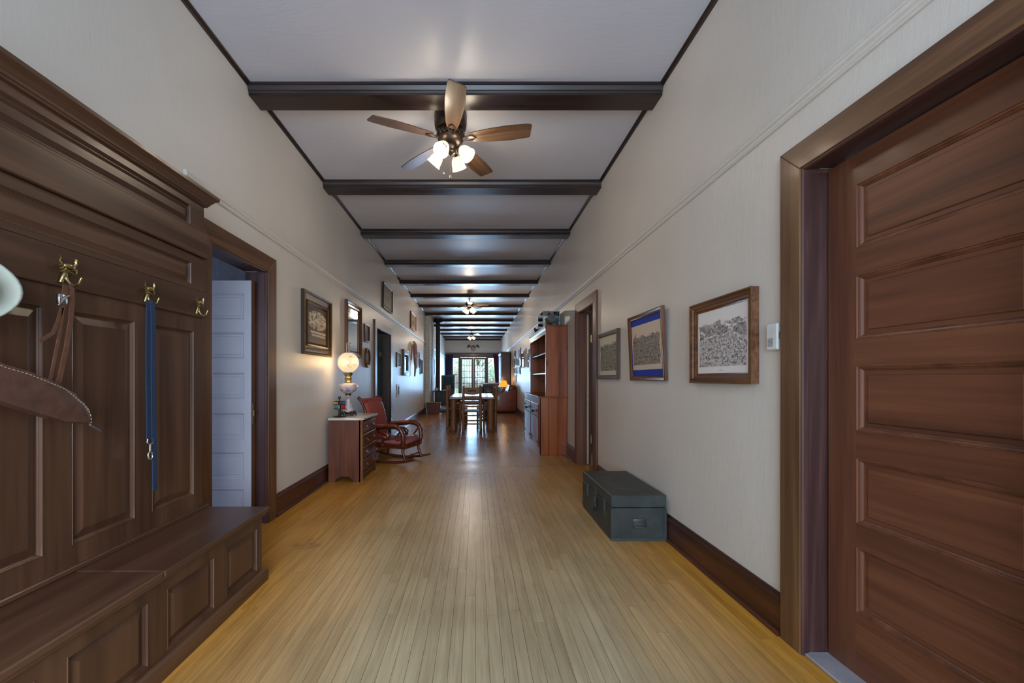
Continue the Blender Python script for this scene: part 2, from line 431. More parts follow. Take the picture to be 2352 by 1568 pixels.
# floor: sub floor and far strip flooring in one slab; near strips are separate planks
PY0, PY1, PX0, PX1 = 1.45, 5.25, -22 * PW, XR
m = MB(); SUB = plain('floor_gap', s2l(36, 22, 12), .8)
m.box(XL - .17, XR + .17, PY1, Y1 + .2, -.05, 0); m.box(XL - .17, XR + .17, Y0 - .15, PY0, -.05, 0)
m.box(XL - .17, PX0, PY0, PY1, -.05, 0); m.box(XR, XR + .17, PY0, PY1, -.05, 0)
m.box(PX0, XR, PY0, PY1, -.05, -.014)
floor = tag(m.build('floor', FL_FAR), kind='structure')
rnd = random.Random(3); npl = 0
x = PX0
while x < PX1 - .005:
    xe = min(x + PW, PX1); y = PY0
    first = True
    while y < PY1 - 1e-4:
        ln = rnd.uniform(.45, 1.5) if first else rnd.uniform(.8, 1.7)
        first = False
        ye = y + ln
        if PY1 - ye < .45: ye = PY1
        t = bmesh.new(); g = .0007
        zt = rnd.uniform(-.0004, .0002)
        mm = MB(); mm.box(x + g, xe - g, y + .0007, ye - .0007, -.012, zt)
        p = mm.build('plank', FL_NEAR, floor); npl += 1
        y = ye
    x = xe
# ceiling beams
BEAMS = [1.58, 3.158, 4.71, 6.26, 7.90, 9.50, 11.07, 12.66, 14.22, 15.80, 17.37, 18.94, 20.5, 22.05, 23.5, 0.0]
def beam_mesh():
    m = MB()
    # boxed beam with a stepped crown on both sides: profile in (y, z), z down from the ceiling
    h = .088; w = .205
    prof = [(0, 0), (0, -.018), (.008, -.022), (.010, -.026), (.006, -.030), (.016, -.052), (.020, -.056), (.017, -.060), (.024, -.070), (.024, -h),
            (w, -h), (w, -.070), (w + .007, -.060), (w + .004, -.056), (w + .010, -.048), (w + .018, -.03), (w + .022, -.018), (w + .022, 0)]
    m.prism(prof, 'x', XL, XR)
    return m
b0 = None
for i, y in enumerate(BEAMS):
    if b0 is None:
        b0 = beam_mesh().build('ceiling_beam', W_beam('x'), ceiling); b0.location = (0, y, ZC)
    else:
        b = b0.copy(); COL.objects.link(b); b.location = (0, y, ZC)
# dark corner moulding between ceiling and walls, pale picture rails, baseboards
n = [0]
def trim(mb, mat, name=None):
    n[0] += 1
    return tag(mb.build(name or 'trim_%d' % n[0], mat), kind='structure')
cr = [(0, 0), (0, -.028), (.006, -.028), (.010, -.018), (.020, -.008), (.026, -.006), (.026, 0)]
trim(MB().prism([(XL + a, ZC + b) for a, b in cr], 'y', Y0, Y1), W_beam('y'))
trim(MB().prism([(XR - a, ZC + b) for a, b in cr][::-1], 'y', Y0, Y1), W_beam('y'))
pr = [(0, 2.385), (.010, 2.385), (.016, 2.392), (.012, 2.400), (.012, 2.410), (.022, 2.416), (.026, 2.428), (.020, 2.438), (.024, 2.444), (.014, 2.452), (0, 2.452)]
trim(MB().prism([(XL + a, b) for a, b in pr], 'y', 2.47, Y1), WALL)
trim(MB().prism([(XR - a, b) for a, b in pr][::-1], 'y', Y0, Y1), WALL)
bs = [(0, 0), (.034, 0), (.034, .012), (.028, .022), (.018, .026), (.018, .150), (.024, .156), (.022, .166), (.014, .176), (.012, .186), (.006, .192), (0, .192)]
def base(side, a, b):
    P = [(XL + p, q) for p, q in bs] if side == 'left' else [(XR - p, q) for p, q in bs][::-1]
    tag(MB().prism(P, 'y', a, b).build('baseboard_' + side, W_base('y')), kind='structure')
for a, b in ((-2.1, .5), (2.49, 2.555), (3.583, 7.09), (8.55, 14.38), (16.0, Y1)): base('left', a, b)
for a, b in ((-2.1, .85), (1.925, 4.845), (5.9, 23.95)): base('right', a, b)
tag(MB().box(XL, GX0 - .1, Y1 - .018, Y1, 0, .19).build('baseboard_far', W_base('x')), kind='structure')

# ---------------------------------------------------------------- door casings and doors (local: x along wall, faces -y)
def casing(parent, a, b, h, w, mat, proud=.028, depth=.17, jmat='j'):
    """a..b clear opening in local x, h its height; casing of width w around"""
    cz, cy = mat('z'), mat('x')
    def piece(poly, m_, name):
        mb = MB(); mb.prism(poly, 'y', -proud, 0, bev=.003)
        return mb.build(name, m_, parent)
    piece([(a - w, 0), (a, 0), (a, h), (a - w, h + w)], cz, 'side_casing')
    piece([(b, 0), (b + w, 0), (b + w, h + w), (b, h)], cz, 'side_casing')
    piece([(a, h), (b, h), (b + w, h + w), (a - w, h + w)], cy, 'head_casing')
    jz, jy = (W_jamb('z'), W_jamb('x')) if jmat == 'j' else (jmat('z'), jmat('x'))
    # jamb boards: stepped, with beads
    st = [(0, .012), (.012, .018), (.016, .006), (.05, .006), (.053, .0), (.10, .0), (.104, .012)]
    for side, u in ((1, a), (-1, b)):
        mb = MB()
        pts = [(u - side * .02, -.022), (u + side * .004, -.022), (u + side * .010, -.016), (u + side * .010, .004), (u + side * .004, .010),
               (u + side * .004, .052), (u - side * .003, .055), (u - side * .003, depth), (u - side * .02, depth)]
        mb.prism(pts, 'z', 0, h + .0)
        mb.build('jamb', jz, parent)
    mb = MB()
    mb.prism([(-.022, h + .02), (-.022, h - .004), (-.016, h - .010), (.004, h - .010), (.010, h - .004), (.052, h - .004), (.055, h + .003), (depth, h + .003), (depth, h + .02)], 'x', a, b)
    mb.build('head_jamb', jy, parent)
def slab(parent, w, h, t, rects, mat, rise=.010, panel_mat=None, both=True, name='door_slab'):
    """door leaf, local x 0..w, z .008..h, front face at y=0, thickness t"""
    us = sorted({0, w} | {r[0] for r in rects} | {r[1] for r in rects}); vs = sorted({.008, h} | {r[2] for r in rects} | {r[3] for r in rects})
    d = E(name, None, None, (0, 0, 0)); d.parent = parent
    frame_grid(us, vs, rects, d, mat('z'), -t, 0, 'stiles', stick=.018, sd=.014, longs='v', rail=mat('x'))
    for r in rects: panel((r[0] + .012, r[1] - .012, r[2] + .012, r[3] - .012), d, (panel_mat or mat)('x'), n=-.017, rise=.005, slope=.004, name='panel', margin=.016)
    return d
# door_3: the big panelled door at the right foreground
d3 = S('door_3', 'dark five-panel wooden door closed in the right foreground', (XR, 1.39, 0), RW)
casing(d3, -.41, .41, D3[2], .115, W_case)
lf = slab(d3, .80, 2.10, .04, [(.13, .665, a, b) for a, b in ((.262, .527), (.62, .882), (.99, 1.25), (1.357, 1.612), (1.722, 1.978))], W_door)
lf.location = (-.40, .09, 0)
# door_1: left doorway beyond the hall tree with a white panelled leaf standing open in the side room
d1 = S('door_1', 'left doorway beside the hall tree with pale door standing open', (XL, (D1[0] + D1[1]) / 2, 0), LW)
casing(d1, -.368, .368, D1[2], .135, W_case)
def W_white(a): return plain('white_door_paint', s2l(176, 178, 190), .4, 0, .05, 20, .05)
lf = slab(d1, .80, 2.0, .045, [(.09, .745, a, b) for a, b in ((.10, .30), (.375, .60), (.70, .92), (1.03, 1.25), (1.36, 1.58), (1.68, 1.90))], W_white)
lf.location = (.31, .886, 0); lf.rotation_euler = (0, 0, -PI / 2)   # faces the camera inside the side room
EDGE = W_case('z')
mb = MB().box(.308, .357, .080, .0865, .01, 2.0, bev=.002); mb.build('door_edge', EDGE, d1)
mb = MB().box(.317, .347, .075, .081, .83, 1.0, bev=.002); mb.box(.324, .340, .069, .077, .89, .94, bev=.002); mb.build('mortise_plate', OLDBR, d1)
# door_2: farther left doorway, dark
d2 = S('door_2', 'dark left doorway behind the rocking chair', (XL, (D2[0] + D2[1]) / 2, 0), LW)
casing(d2, -.60, .60, D2[2], .13, W_base)
def W_green(a): return plain('dark_green_paint', s2l(58, 66, 60), .5, 0, .05, 20, .08)
lf = slab(d2, .95, 2.02, .04, [(.1, .85, a, b) for a, b in ((.2, .5), (.6, .9), (1.0, 1.3), (1.4, 1.65), (1.75, 1.93))], W_green)
lf.location = (.50, 1.16, 0); lf.rotation_euler = (0, 0, -PI / 2)
mb = MB()
for z in (.35, 1.65): mb.box(.505, .555, .172, .188, z, z + .09, bev=.003)
mb.build('hinge', STEEL, d2)
# door_4: right doorway past the framed prints
d4 = S('door_4', 'narrow right doorway between the pine hutch and the small print', (XR, (D4[0] + D4[1]) / 2, 0), RW)
casing(d4, -.39, .39, D4[2], .13, W_door, jmat=W_door)
MB().box(-.390, -.384, .112, .136, .01, 2.09, bev=.001).build('hinge_edge', plain('painted_gap_light', s2l(196, 188, 172), .5), d4)  # pale strip on the jamb paints the light showing through the hinge gap
lf = slab(d4, .72, 2.06, .04, [(.11, .62, a, b) for a, b in ((.2, .5), (.6, .9), (1.0, 1.25), (1.35, 1.6), (1.7, 1.92))], W_door)
lf.location = (-.33, .185, 0); lf.rotation_euler = (0, 0, PI / 2)
mb = MB()
for z in (.30, 1.70):
    mb.lathe([(.009, 0), (.009, .1)], (-.368, .165, z), 10); mb.ball((-.368, .165, z + .108), .011, sub=1); mb.box(-.392, -.368, .145, .150, z, z + .1)
mb.build('hinge', BRASS, d4)
# rooms behind the openings
def shellroom(name, x0, x1, y0, y1, mat, open_side):
    m = MB(); t = .08; z1 = 2.75
    if open_side == '+x': m.box(x0 - t, x0, y0, y1, 0, z1)
    else: m.box(x1, x1 + t, y0, y1, 0, z1)
    m.box(x0 - t, x1 + t if open_side != '+x' else x1, y0 - t, y0, 0, z1); m.box(x0 - t, x1 + t if open_side != '+x' else x1, y1, y1 + t, 0, z1)
    m.box(x0, x1, y0, y1, z1, z1 + t); m.box(x0, x1, y0, y1, -t, -.002)
    return tag(m.build(name, mat), kind='structure')
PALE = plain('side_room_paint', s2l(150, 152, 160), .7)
shellroom('wall_left_side_room', -4.2, XL - .17, .5, 4.3, PALE, '+x')
shellroom('wall_left_second_room', -4.4, XL - .17, 6.0, 9.6, PALE, '+x')
shellroom('wall_right_side_room', XR + .17, 3.6, 4.3, 7.2, PALE, '-x')
# thin threshold strip below door_3
tag(MB().box(XR - .012, XR + .10, .98, 1.80, 0, .012, bev=.004).build('door_threshold', plain('worn_threshold', s2l(150, 146, 150), .6)), kind='structure')

# ---------------------------------------------------------------- far glazed garden doors
WIN = wood('window_wood', s2l(40, 26, 24), s2l(58, 40, 36), s2l(74, 54, 48), 'z', 8, .35, .1)
w1 = S('window_1', 'dark framed glazed garden doors with sidelights at the far end', (0, Y1, 0))
def leafglass(x0, x1, z0, z1, nx, nz, bar, fr, parent, leaf):
    m = MB(); m.box(x0, x0 + fr, -.02, .03, z0, z1); m.box(x1 - fr, x1, -.02, .03, z0, z1)
    m.box(x0 + fr, x1 - fr, -.02, .03, z1 - fr, z1); m.box(x0 + fr, x1 - fr, -.02, .03, z0, z0 + fr * 2.0)
    o = m.build(leaf, WIN, parent)
    gx0, gx1, gz0, gz1 = x0 + fr, x1 - fr, z0 + fr * 2.0, z1 - fr
    if nx > 1 or nz > 1:
        k = MB()
        for i in range(1, nx): c = gx0 + (gx1 - gx0) * i / nx; k.box(c - bar, c + bar, -.012, .022, gz0, gz1)
        for i in range(1, nz): c = gz0 + (gz1 - gz0) * i / nz; k.box(gx0, gx1, -.010, .020, c - bar, c + bar)
        k.build('muntin_bars', WIN, o)
    for i in range(nx):
        for j in range(nz):
            a, b = gx0 + (gx1 - gx0) * i / nx, gx0 + (gx1 - gx0) * (i + 1) / nx
            c, d = gz0 + (gz1 - gz0) * j / nz, gz0 + (gz1 - gz0) * (j + 1) / nz
            g = MB(); g.box(a + bar, b - bar, .003, .007, c + bar, d - bar); g.build('pane', PANE, o)
fx = lambda px: wx(px, Y1)
leafglass(fx(1039), fx(1055), .05, 2.42, 1, 1, .01, .05, w1, 'sidelight')
leafglass(fx(1057.5), fx(1087), .02, 2.40, 4, 6, .012, .10, w1, 'door_leaf')
leafglass(fx(1087.4), fx(1117), .02, 2.40, 4, 6, .012, .10, w1, 'door_leaf')
leafglass(fx(1119), fx(1140), .05, 2.42, 1, 1, .01, .05, w1, 'sidelight')
m = MB(); m.box(fx(1055), fx(1057.5), -.03, .05, 0, 2.44); m.box(fx(1117), fx(1119), -.03, .05, 0, 2.44)
m.box(GX0 - .02, GX1 + .02, -.04, .05, 2.42, 2.62); m.box(GX0 - .05, GX0 + .03, -.03, .05, 0, 2.44); m.box(fx(1140), GX1 + .05, -.03, .05, 0, 2.44)
m.build('window_frame', WIN, w1)
# window_2: glazed entrance behind the camera
w2 = S('window_2', 'glazed entrance behind the viewer', (0, Y0, 0), PI)
m = MB()
for a, b in ((-1.0, -.94), (-.25, -.19), (.5, .56), (1.24, 1.3)): m.box(a, b, .02, .1, .35, 2.75)
m.box(-1.0, 1.3, .02, .1, .35, .43); m.box(-1.0, 1.3, .02, .1, 2.67, 2.75)
m.build('window_frame', WIN, w2)
# curtains, rod
CURT = plain('dark_floral_curtain', s2l(70, 56, 92), .85, 0, .1, 9, .45)
CURT2 = plain('dark_red_curtain', s2l(92, 50, 66), .85, 0, .1, 9, .5)
def curtain(name, label, xs_top, xs_bot, tie, mat, y=Y1 - .10):
    m = MB(); nz, nx = 14, 28; V = []
    for j in range(nz + 1):
        t = j / nz; z = 2.60 - t * 2.5
        k = min(1, abs(t - tie) * 1.6) if tie else 1
        a = xs_top[0] + (xs_bot[0] - xs_top[0]) * t; b = xs_top[1] + (xs_bot[1] - xs_top[1]) * t
        row = []
        for i in range(nx + 1):
            u = i / nx
            row.append(m.bm.verts.new((a + (b - a) * u, y + .035 * math.sin(u * 2 * PI * 6 + t), z)))
        V.append(row)
    for r0, r1 in zip(V, V[1:]):
        for i in range(nx): m.bm.faces.new([r0[i], r0[i + 1], r1[i + 1], r1[i]])
    o = m.build(name, mat, smooth=0, solid=.008)
    return tag(o, label, 'curtain')
curtain('curtain', 'dark blue-violet patterned curtain left of the glazed doors', (fx(1021.5), fx(1041)), (fx(1021.5), fx(1033)), 0, CURT)
curtain('curtain', 'dark red patterned curtain drawn right of the glazed doors', (fx(1133), fx(1145)), (fx(1140), fx(1146)), 0, CURT2)
rod = E('curtain_rod', 'dark curtain rod above the glazed far doors', 'curtain rod', (fx(1083), Y1 - .09, 2.665))
MB().tube([(-1.55, 0, 0), (1.57, 0, 0)], .022, 10).build('rod', IRON, rod, 40)
for s in (-1, 1): MB().ball((s * 1.57, 0, 0), .045, sub=2).build('finial', IRON, rod, 60)
for s in (-1.3, 1.3): MB().box(s - .015, s + .015, 0, .09, -.015, .015).build('bracket', IRON, rod)
# garden outside
GR = plain('lawn', s2l(120, 150, 96), .9, 0, .3, 4, .3)
tag(MB().box(-14, 14, Y1 + .2, 60, -.4, -.25).build('garden_ground', GR), kind='structure')
tag(MB().box(-3, 3, Y1 + .2, Y1 + 2.6, -.12, -.04).build('garden_deck', W_log('x')), kind='structure')
rail = E('deck_railing', 'wooden deck railing seen through the glazed far doors', 'railing', (0, Y1 + 2.5, -.04))
MB().box(-3, 3, -.04, .04, .93, .98, bev=.005).build('top_rail', W_log('x'), rail)
MB().box(-3, 3, -.02, .02, .12, .16, bev=.005).build('bottom_rail', W_log('x'), rail)
for i in range(7): MB().box(-3 + i, -2.93 + i, -.035, .035, 0, .94, bev=.005).build('post', W_log('z'), rail)
LEAF = [plain('foliage_light', s2l(150, 206, 188), .6, 0, 0, 6, .35), plain('foliage_mid', s2l(110, 170, 150), .6, 0, 0, 6, .35)]
BARK = plain('bark', s2l(86, 70, 56), .9, 0, .4, 20, .25)
def tree(x, y, h, r, seed, mi, label):
    rg = random.Random(seed); t = E('tree', label, 'tree', (x, y, -.27), 0, 'garden trees')
    pts = [(0, 0, 0), (rg.uniform(-.1, .1), 0, h * .3), (rg.uniform(-.2, .2), .1, h * .65)]
    m = MB().tube(pts, [.14, .11, .06], 8)
    for k in range(5):
        a = rg.uniform(0, 6.28); m.tube([(0, 0, h * (.25 + .06 * k)), (math.cos(a) * r * .6, math.sin(a) * r * .6, h * (.5 + .08 * k))], [.05, .02], 6)
    m.build('trunk', BARK, t, 60)
    vs, fs = [], []
    for k in range(1500):
        while True:
            p = Vector((rg.uniform(-1, 1), rg.uniform(-1, 1), rg.uniform(-1, 1)))
            if .35 < p.length < 1: break
        c = Vector((p.x * r, p.y * r, h * .58 + p.z * h * .46)) ; s = rg.uniform(.08, .17)
        a = Vector((rg.gauss(0, 1), rg.gauss(0, 1), rg.gauss(0, 1))).normalized(); b = a.orthogonal().normalized()
        i = len(vs); vs += [c - a * s, c + b * s * .45, c + a * s, c - b * s * .45]; fs.append((i, i + 1, i + 2, i + 3))
    me = bpy.data.meshes.new('foliage'); me.from_pydata(vs, [], fs); me.materials.append(LEAF[mi])
    o = bpy.data.objects.new('foliage', me); COL.objects.link(o); o.parent = t; o['kind'] = 'stuff'
tree(-4.3, 31.5, 5.2, 1.9, 1, 0, 'leafy garden tree seen through the left sidelight')
tree(.1, 35.0, 6.2, 2.3, 2, 0, 'leafy garden tree seen through the middle of the glazed doors')
tree(3.6, 30.5, 5.6, 1.7, 3, 1, 'leafy garden tree seen through the right sidelight')

# ================================================================ LEFT: HALL TREE (faces +x; local u = world y offset)
HX = -1.59
ht = E('hall_tree', 'dark brown panelled hall tree bench with coat hooks along the left wall', 'hall tree', (XL, 1.5, 0), LW)
# local: x = y-1.5 ; -y = X - XL
dn = HX - XL                      # depth of the back (0.157)
U = lambda Y: Y - 1.5
YA, YB = .62, 2.405               # ends of the back panel
hx, hz = W_hall('x'), W_hall('z')
# carcass behind the face
MB().box(U(YA), U(YB), 0, -(dn - .026), .44, 2.20).build('back_board', hz, ht)
# tall panel frame
cols = [(.815, 1.115), (1.22, 1.52), (1.63, 1.93), (2.034, 2.333)]
pr_ = [(U(a), U(b), .545, 1.468) for a, b in cols]
us = sorted({U(YA), U(YB)} | {r[0] for r in pr_} | {r[1] for r in pr_})
fr = E('panel_frame', None, None); fr.parent = ht; fr.location = (0, -dn, 0)
frame_grid(us, [.445, .545, 1.468, 1.56], pr_, fr, hz, -.026, 0, 'stiles_and_rails')
for r in pr_: panel((r[0] + .010, r[1] - .010, r[2] + .010, r[3] - .010), fr, hz, n=-.014, rise=.011, slope=.032)
# hook rail
hr = E('hook_rail', None, None); hr.parent = ht; hr.location = (0, -dn - .014, 0)
MB().box(U(YA), U(YB) + .004, .0, .03, 1.55, 1.70, bev=.003).build('rail_board', hx, hr)
# long narrow panel
lp = E('lower_frieze', None, None); lp.parent = ht; lp.location = (0, -dn - .014, 0)
r = (U(.72), U(2.292), 1.722, 1.845)
frame_grid([U(YA), r[0], r[1], U(YB) + .004], [1.70, r[2], r[3], 1.888], [r], lp, hx, -.03, 0, 'frieze_frame', longs='u')
panel((r[0] + .010, r[1] - .010, r[2] + .010, r[3] - .010), lp, hx, n=-.014, rise=.011, slope=.024)
# projecting band
MB().box(U(YA), U(YB) + .012, -dn - .034, -dn + .02, 1.892, 2.030, bev=.004).build('band_board', hx, ht)
up = E('upper_frieze', None, None); up.parent = ht; up.location = (0, -dn - .010, 0)
r = (U(.72), U(2.292), 2.052, 2.162)
frame_grid([U(YA), r[0], r[1], U(YB)], [2.03, r[2], r[3], 2.205], [r], up, hx, -.03, 0, 'frieze_frame', longs='u')
panel((r[0] + .010, r[1] - .010, r[2] + .010, r[3] - .010), up, hx, n=-.014, rise=.011, slope=.022)
# crown, profile in (y out, z), with a return at the right end built as nested mitred rings
prof = [(.0, 2.195), (.014, 2.197), (.016, 2.205), (.022, 2.207), (.024, 2.216), (.030, 2.222), (.040, 2.236), (.054, 2.246), (.058, 2.250), (.058, 2.266), (.050, 2.270)]
m = MB(); A = []; B = []; Cc = []
for p, z in prof:
    A.append(m.bm.verts.new((U(YA), -dn - .010 - p, z))); B.append(m.bm.verts.new((U(YB) + p, -dn - .010 - p, z))); Cc.append(m.bm.verts.new((U(YB) + p, 0, z)))
for i in range(len(prof) - 1):
    m.bm.faces.new([A[i], B[i], B[i + 1], A[i + 1]]); m.bm.faces.new([B[i], Cc[i], Cc[i + 1], B[i + 1]])
m.face([(U(YA), -dn - .06, 2.270), (U(YB) + .05, -dn - .06, 2.270), (U(YB) + .05, 0, 2.270), (U(YA), 0, 2.270)])
m.build('crown_moulding', hx, ht)
# bench
SX = -1.226 - XL; BX = -1.262 - XL; BE = U(2.44)
MB().box(U(YA), BE, -(BX - .02), 0, .0, .405).build('bench_carcass', hz, ht)
for a, b in ((YA, 1.628), (1.632, 2.462)):
    MB().box(U(a), U(b), -SX, -dn + .026, .412, .440, bev=.005).build('seat_lid', hx, ht)
MB().box(U(YA), U(2.45), -dn - .016, -dn + .01, .440, .462, bev=.004).build('seat_moulding', hx, ht)
MB().box(U(YA), BE + .008, -SX + .012, -dn, .395, .413, bev=.004).build('under_moulding', hx, ht)
bf = E('bench_front', None, None); bf.parent = ht; bf.location = (0, -BX, 0)
bc = [(.875, 1.185), (1.278, 1.593), (1.694, 1.997), (2.098, 2.385)]
rs = [(U(a), U(b), .092, .338) for a, b in bc]
us = sorted({U(YA), BE} | {r[0] for r in rs} | {r[1] for r in rs})
frame_grid(us, [.05, .092, .338, .405], rs, bf, hz, -.025, 0, 'front_frame')
for r in rs: panel((r[0] + .010, r[1] - .010, r[2] + .010, r[3] - .010), bf, hz, n=-.014, rise=.011, slope=.026)
m = MB()
pl = [(0, 0), (.022, 0), (.022, .058), (.018, .066), (.008, .072), (0, .074)]
A, B, Cc = [], [], []
for p, z in pl:
    A.append(m.bm.verts.new((U(YA), -BX - p, z))); B.append(m.bm.verts.new((BE + p * 1.6, -BX - p, z))); Cc.append(m.bm.verts.new((BE + p * 1.6, 0, z)))
for i in range(len(pl) - 1):
    m.bm.faces.new([A[i], B[i], B[i + 1], A[i + 1]]); m.bm.faces.new([B[i], Cc[i], Cc[i + 1], B[i + 1]])
m.build('plinth', hx, ht)
# ornamental hooks: a rearing animal figure above a curled hook
def hookmesh():
    m = MB(); o = -.006
    m.tube([(-.012, o, -.02), (-.004, o - .004, .01), (.006, o - .006, .04)], [.006, .009, .008], 8)       # back plate stem
    m.ball((.002, o - .016, .052), .016, 1.5, .8, .8)                                                     # body
    m.tube([(.020, o - .016, .056), (.028, o - .018, .07), (.026, o - .02, .086), (.018, o - .02, .09)], [.007, .006, .005, .003], 7)   # neck/head
    m.tube([(-.02, o - .014, .056), (-.03, o - .014, .068), (-.024, o - .014, .082), (-.034, o - .014, .09)], [.005, .004, .003, .002], 6)  # tail
    for dx, dz, ex, ez in ((.018, .046, .030, .028), (.012, .044, .034, .044), (-.014, .044, -.030, .034), (-.018, .048, -.034, .048), (-.01, .04, -.028, .022)):
        m.tube([(dx, o - .016, dz), ((dx + ex) / 2 + .003, o - .02, (dz + ez) / 2 + .004), (ex, o - .016, ez)], [.0045, .0035, .0028], 6)
    m.tube([(-.028, o - .014, .022), (-.010, o - .016, .030), (.012, o - .016, .028), (.026, o - .014, .020)], [.003, .0045, .0045, .003], 6)
    # hook arm: down, out and up
    m.tube([(0, o - .004, .02), (.001, o - .010, -.004), (.004, o - .020, -.022), (.006, o - .036, -.030), (.006, o - .052, -.022), (.006, o - .058, -.004), (.006, o - .062, .004)],
           [.005, .005, .005, .0048, .0045, .004, .003], 8)
    return m
HY = [1.185, 1.577, 1.974, 2.335]
h0 = None
for i, y in enumerate(HY):
    if h0 is None: h0 = hookmesh().build('coat_hook', BRASS, ht, 50); h = h0
    else: h = h0.copy(); COL.objects.link(h)
    h.location = (U(y), -dn - .014, 1.582); h.scale = (1.05, 1.0, .88) if i < 2 else (.9, .9, .88)

# hat on the first hook
FELT = plain('pale_hat_felt', s2l(168, 176, 166), .75, 0, .15, 150, .06)
hat = E('hat', 'pale cream brimmed hat hanging on the first hook, cut by the left edge', 'hat', (-1.560, 1.165, 1.475), 0); hat.scale = (.86, .86, .86)
m = MB(); K = 40; ringsv = []
# axis along +x (crown away from the board); brim in y-z plane, sides curled outward
for r, xo in ((.105, .02), (.11, .012), (.135, .010), (.16, .014), (.182, .022), (.188, .026), (.182, .018), (.158, .006), (.11, .003), (.10, .005)):
    row = []
    for k in range(K):
        a = k * 2 * PI / K; c, s_ = math.cos(a), math.sin(a)
        curl = (abs(c) ** 2) * max(0, r - .11) * 1.15
        row.append(m.bm.verts.new((xo + curl + .012, c * r * 1.0, s_ * r * .80)))
    ringsv.append(row)
for a, b in zip(ringsv, ringsv[1:]):
    for k in range(K): m.bm.faces.new([a[k], a[(k + 1) % K], b[(k + 1) % K], b[k]])
m.build('brim', FELT, hat, 0)
m = MB()
RX = Matrix.Rotation(PI / 2, 4, 'Y')
m.lathe([(.108, .02), (.106, .05), (.098, .10), (.085, .125), (.05, .118), (.001, .108)], (0.01, 0, 0), 32, RX, sx=.78, sy=.95)
m.build('crown', FELT, hat, 0)
m = MB(); m.lathe([(.110, .028), (.111, .03), (.110, .052), (.108, .054)], (.01, 0, 0), 32, RX, sx=.78, sy=.95, cap=False); m.build('hat_band', plain('hat_ribbon', s2l(120, 104, 84), .7), hat, 0)

# leather scabbard hanging by straps from the second hook
LEA = plain('worn_brown_leather', s2l(84, 58, 48), .42, 0, .25, 90, .3, .2)
LEA2 = plain('strap_leather', s2l(92, 60, 44), .5, 0, .2, 120, .25)
sc = E('leather_scabbard', 'long worn brown leather scabbard hanging from the second hook by straps', 'scabbard', (-1.50, 1.577, 1.18))
def Q(px, py, X=-1.50): v = onX(px, py, X); return (v.y - 1.577, v.z - 1.18)
top = [(-260, 728), (-120, 790), (0, 838), (50, 852), (100, 872), (135, 886), (160, 904), (184, 924), (196, 942), (199, 960), (194, 972)]
bot = [(182, 973), (140, 968), (60, 944), (0, 925), (-60, 910), (-150, 880), (-270, 820)]
poly = [Q(*p) for p in top] + [Q(*p) for p in bot]
m = MB(); m.prism(poly, 'x', -.022, .022, bev=.012); m.build('sheath', LEA, sc, 50)
m = MB()
edge = [Vector((.010, *Q(px + (-3 if px > 150 else 0), py + 7))) for px, py in top]
for a, b in zip(edge, edge[1:]):
    nn = max(2, int((b - a).length / .011))
    for k in range(nn):
        p = a.lerp(b, (k + .2) / nn); q = a.lerp(b, (k + .7) / nn); m.tube([(p.x + .014, p.y, p.z), (q.x + .014, q.y, q.z)], .0013, 5)
o = m.build('stitching', plain('pale_thread', s2l(170, 150, 128), .7), sc); o['kind'] = 'stuff'
m = MB(); a = Q(190, 966); b = Q(230, 990); m.tube([(0, *a), (0, *b)], [.008, .006], 8, flat=.7); m.build('tip_rod', plain('grey_metal', s2l(120, 116, 120), .4, .8), sc, 50)
def strap(name, pts, w, mat, parent, th=.0018, X=-1.50):
    m = MB(); P = [Vector((p[2] if len(p) > 2 else 0, *Q(p[0], p[1], X + (p[2] if len(p) > 2 else 0)))) for p in pts]
    m2 = []
    for i, p in enumerate(P):
        d = (P[min(i + 1, len(P) - 1)] - P[max(i - 1, 0)]); d.x = 0; d.normalize(); s_ = Vector((0, -d.z, d.y)) * w / 2
        m2.append((p, s_))
    for (p, s_), (q, t_) in zip(m2, m2[1:]):
        e = Vector((th, 0, 0)); m.hexa([p - s_ - e, p + s_ - e, p + s_ + e, p - s_ + e], [q - t_ - e, q + t_ - e, q + t_ + e, q - t_ + e])
    return m.build(name, mat, parent)
strap('strap', [(158, 656), (165, 664), (166, 690), (162, 740), (152, 800), (142, 846), (136, 872), (128, 888)], .017, LEA2, sc)
strap('strap', [(151, 654), (149, 670), (145, 690)], .020, LEA2, sc)
strap('strap', [(146, 700), (138, 760), (124, 830), (114, 878)], .010, LEA2, sc)
strap('strap', [(142, 706), (134, 735), (122, 764), (108, 773), (90, 784)], .012, LEA2, sc)
m = MB(); q = Q(144, 684); m.box(-.008, .006, q[0] - .018, q[0] + .014, q[1] - .024, q[1] + .014, bev=.003); m.tube([(-.0, q[0] - .016, q[1] - .03), (.008, q[0], q[1]), (.006, q[0] + .016, q[1] + .012)], .004, 8)
m.build('buckle', STEEL, sc, 50)

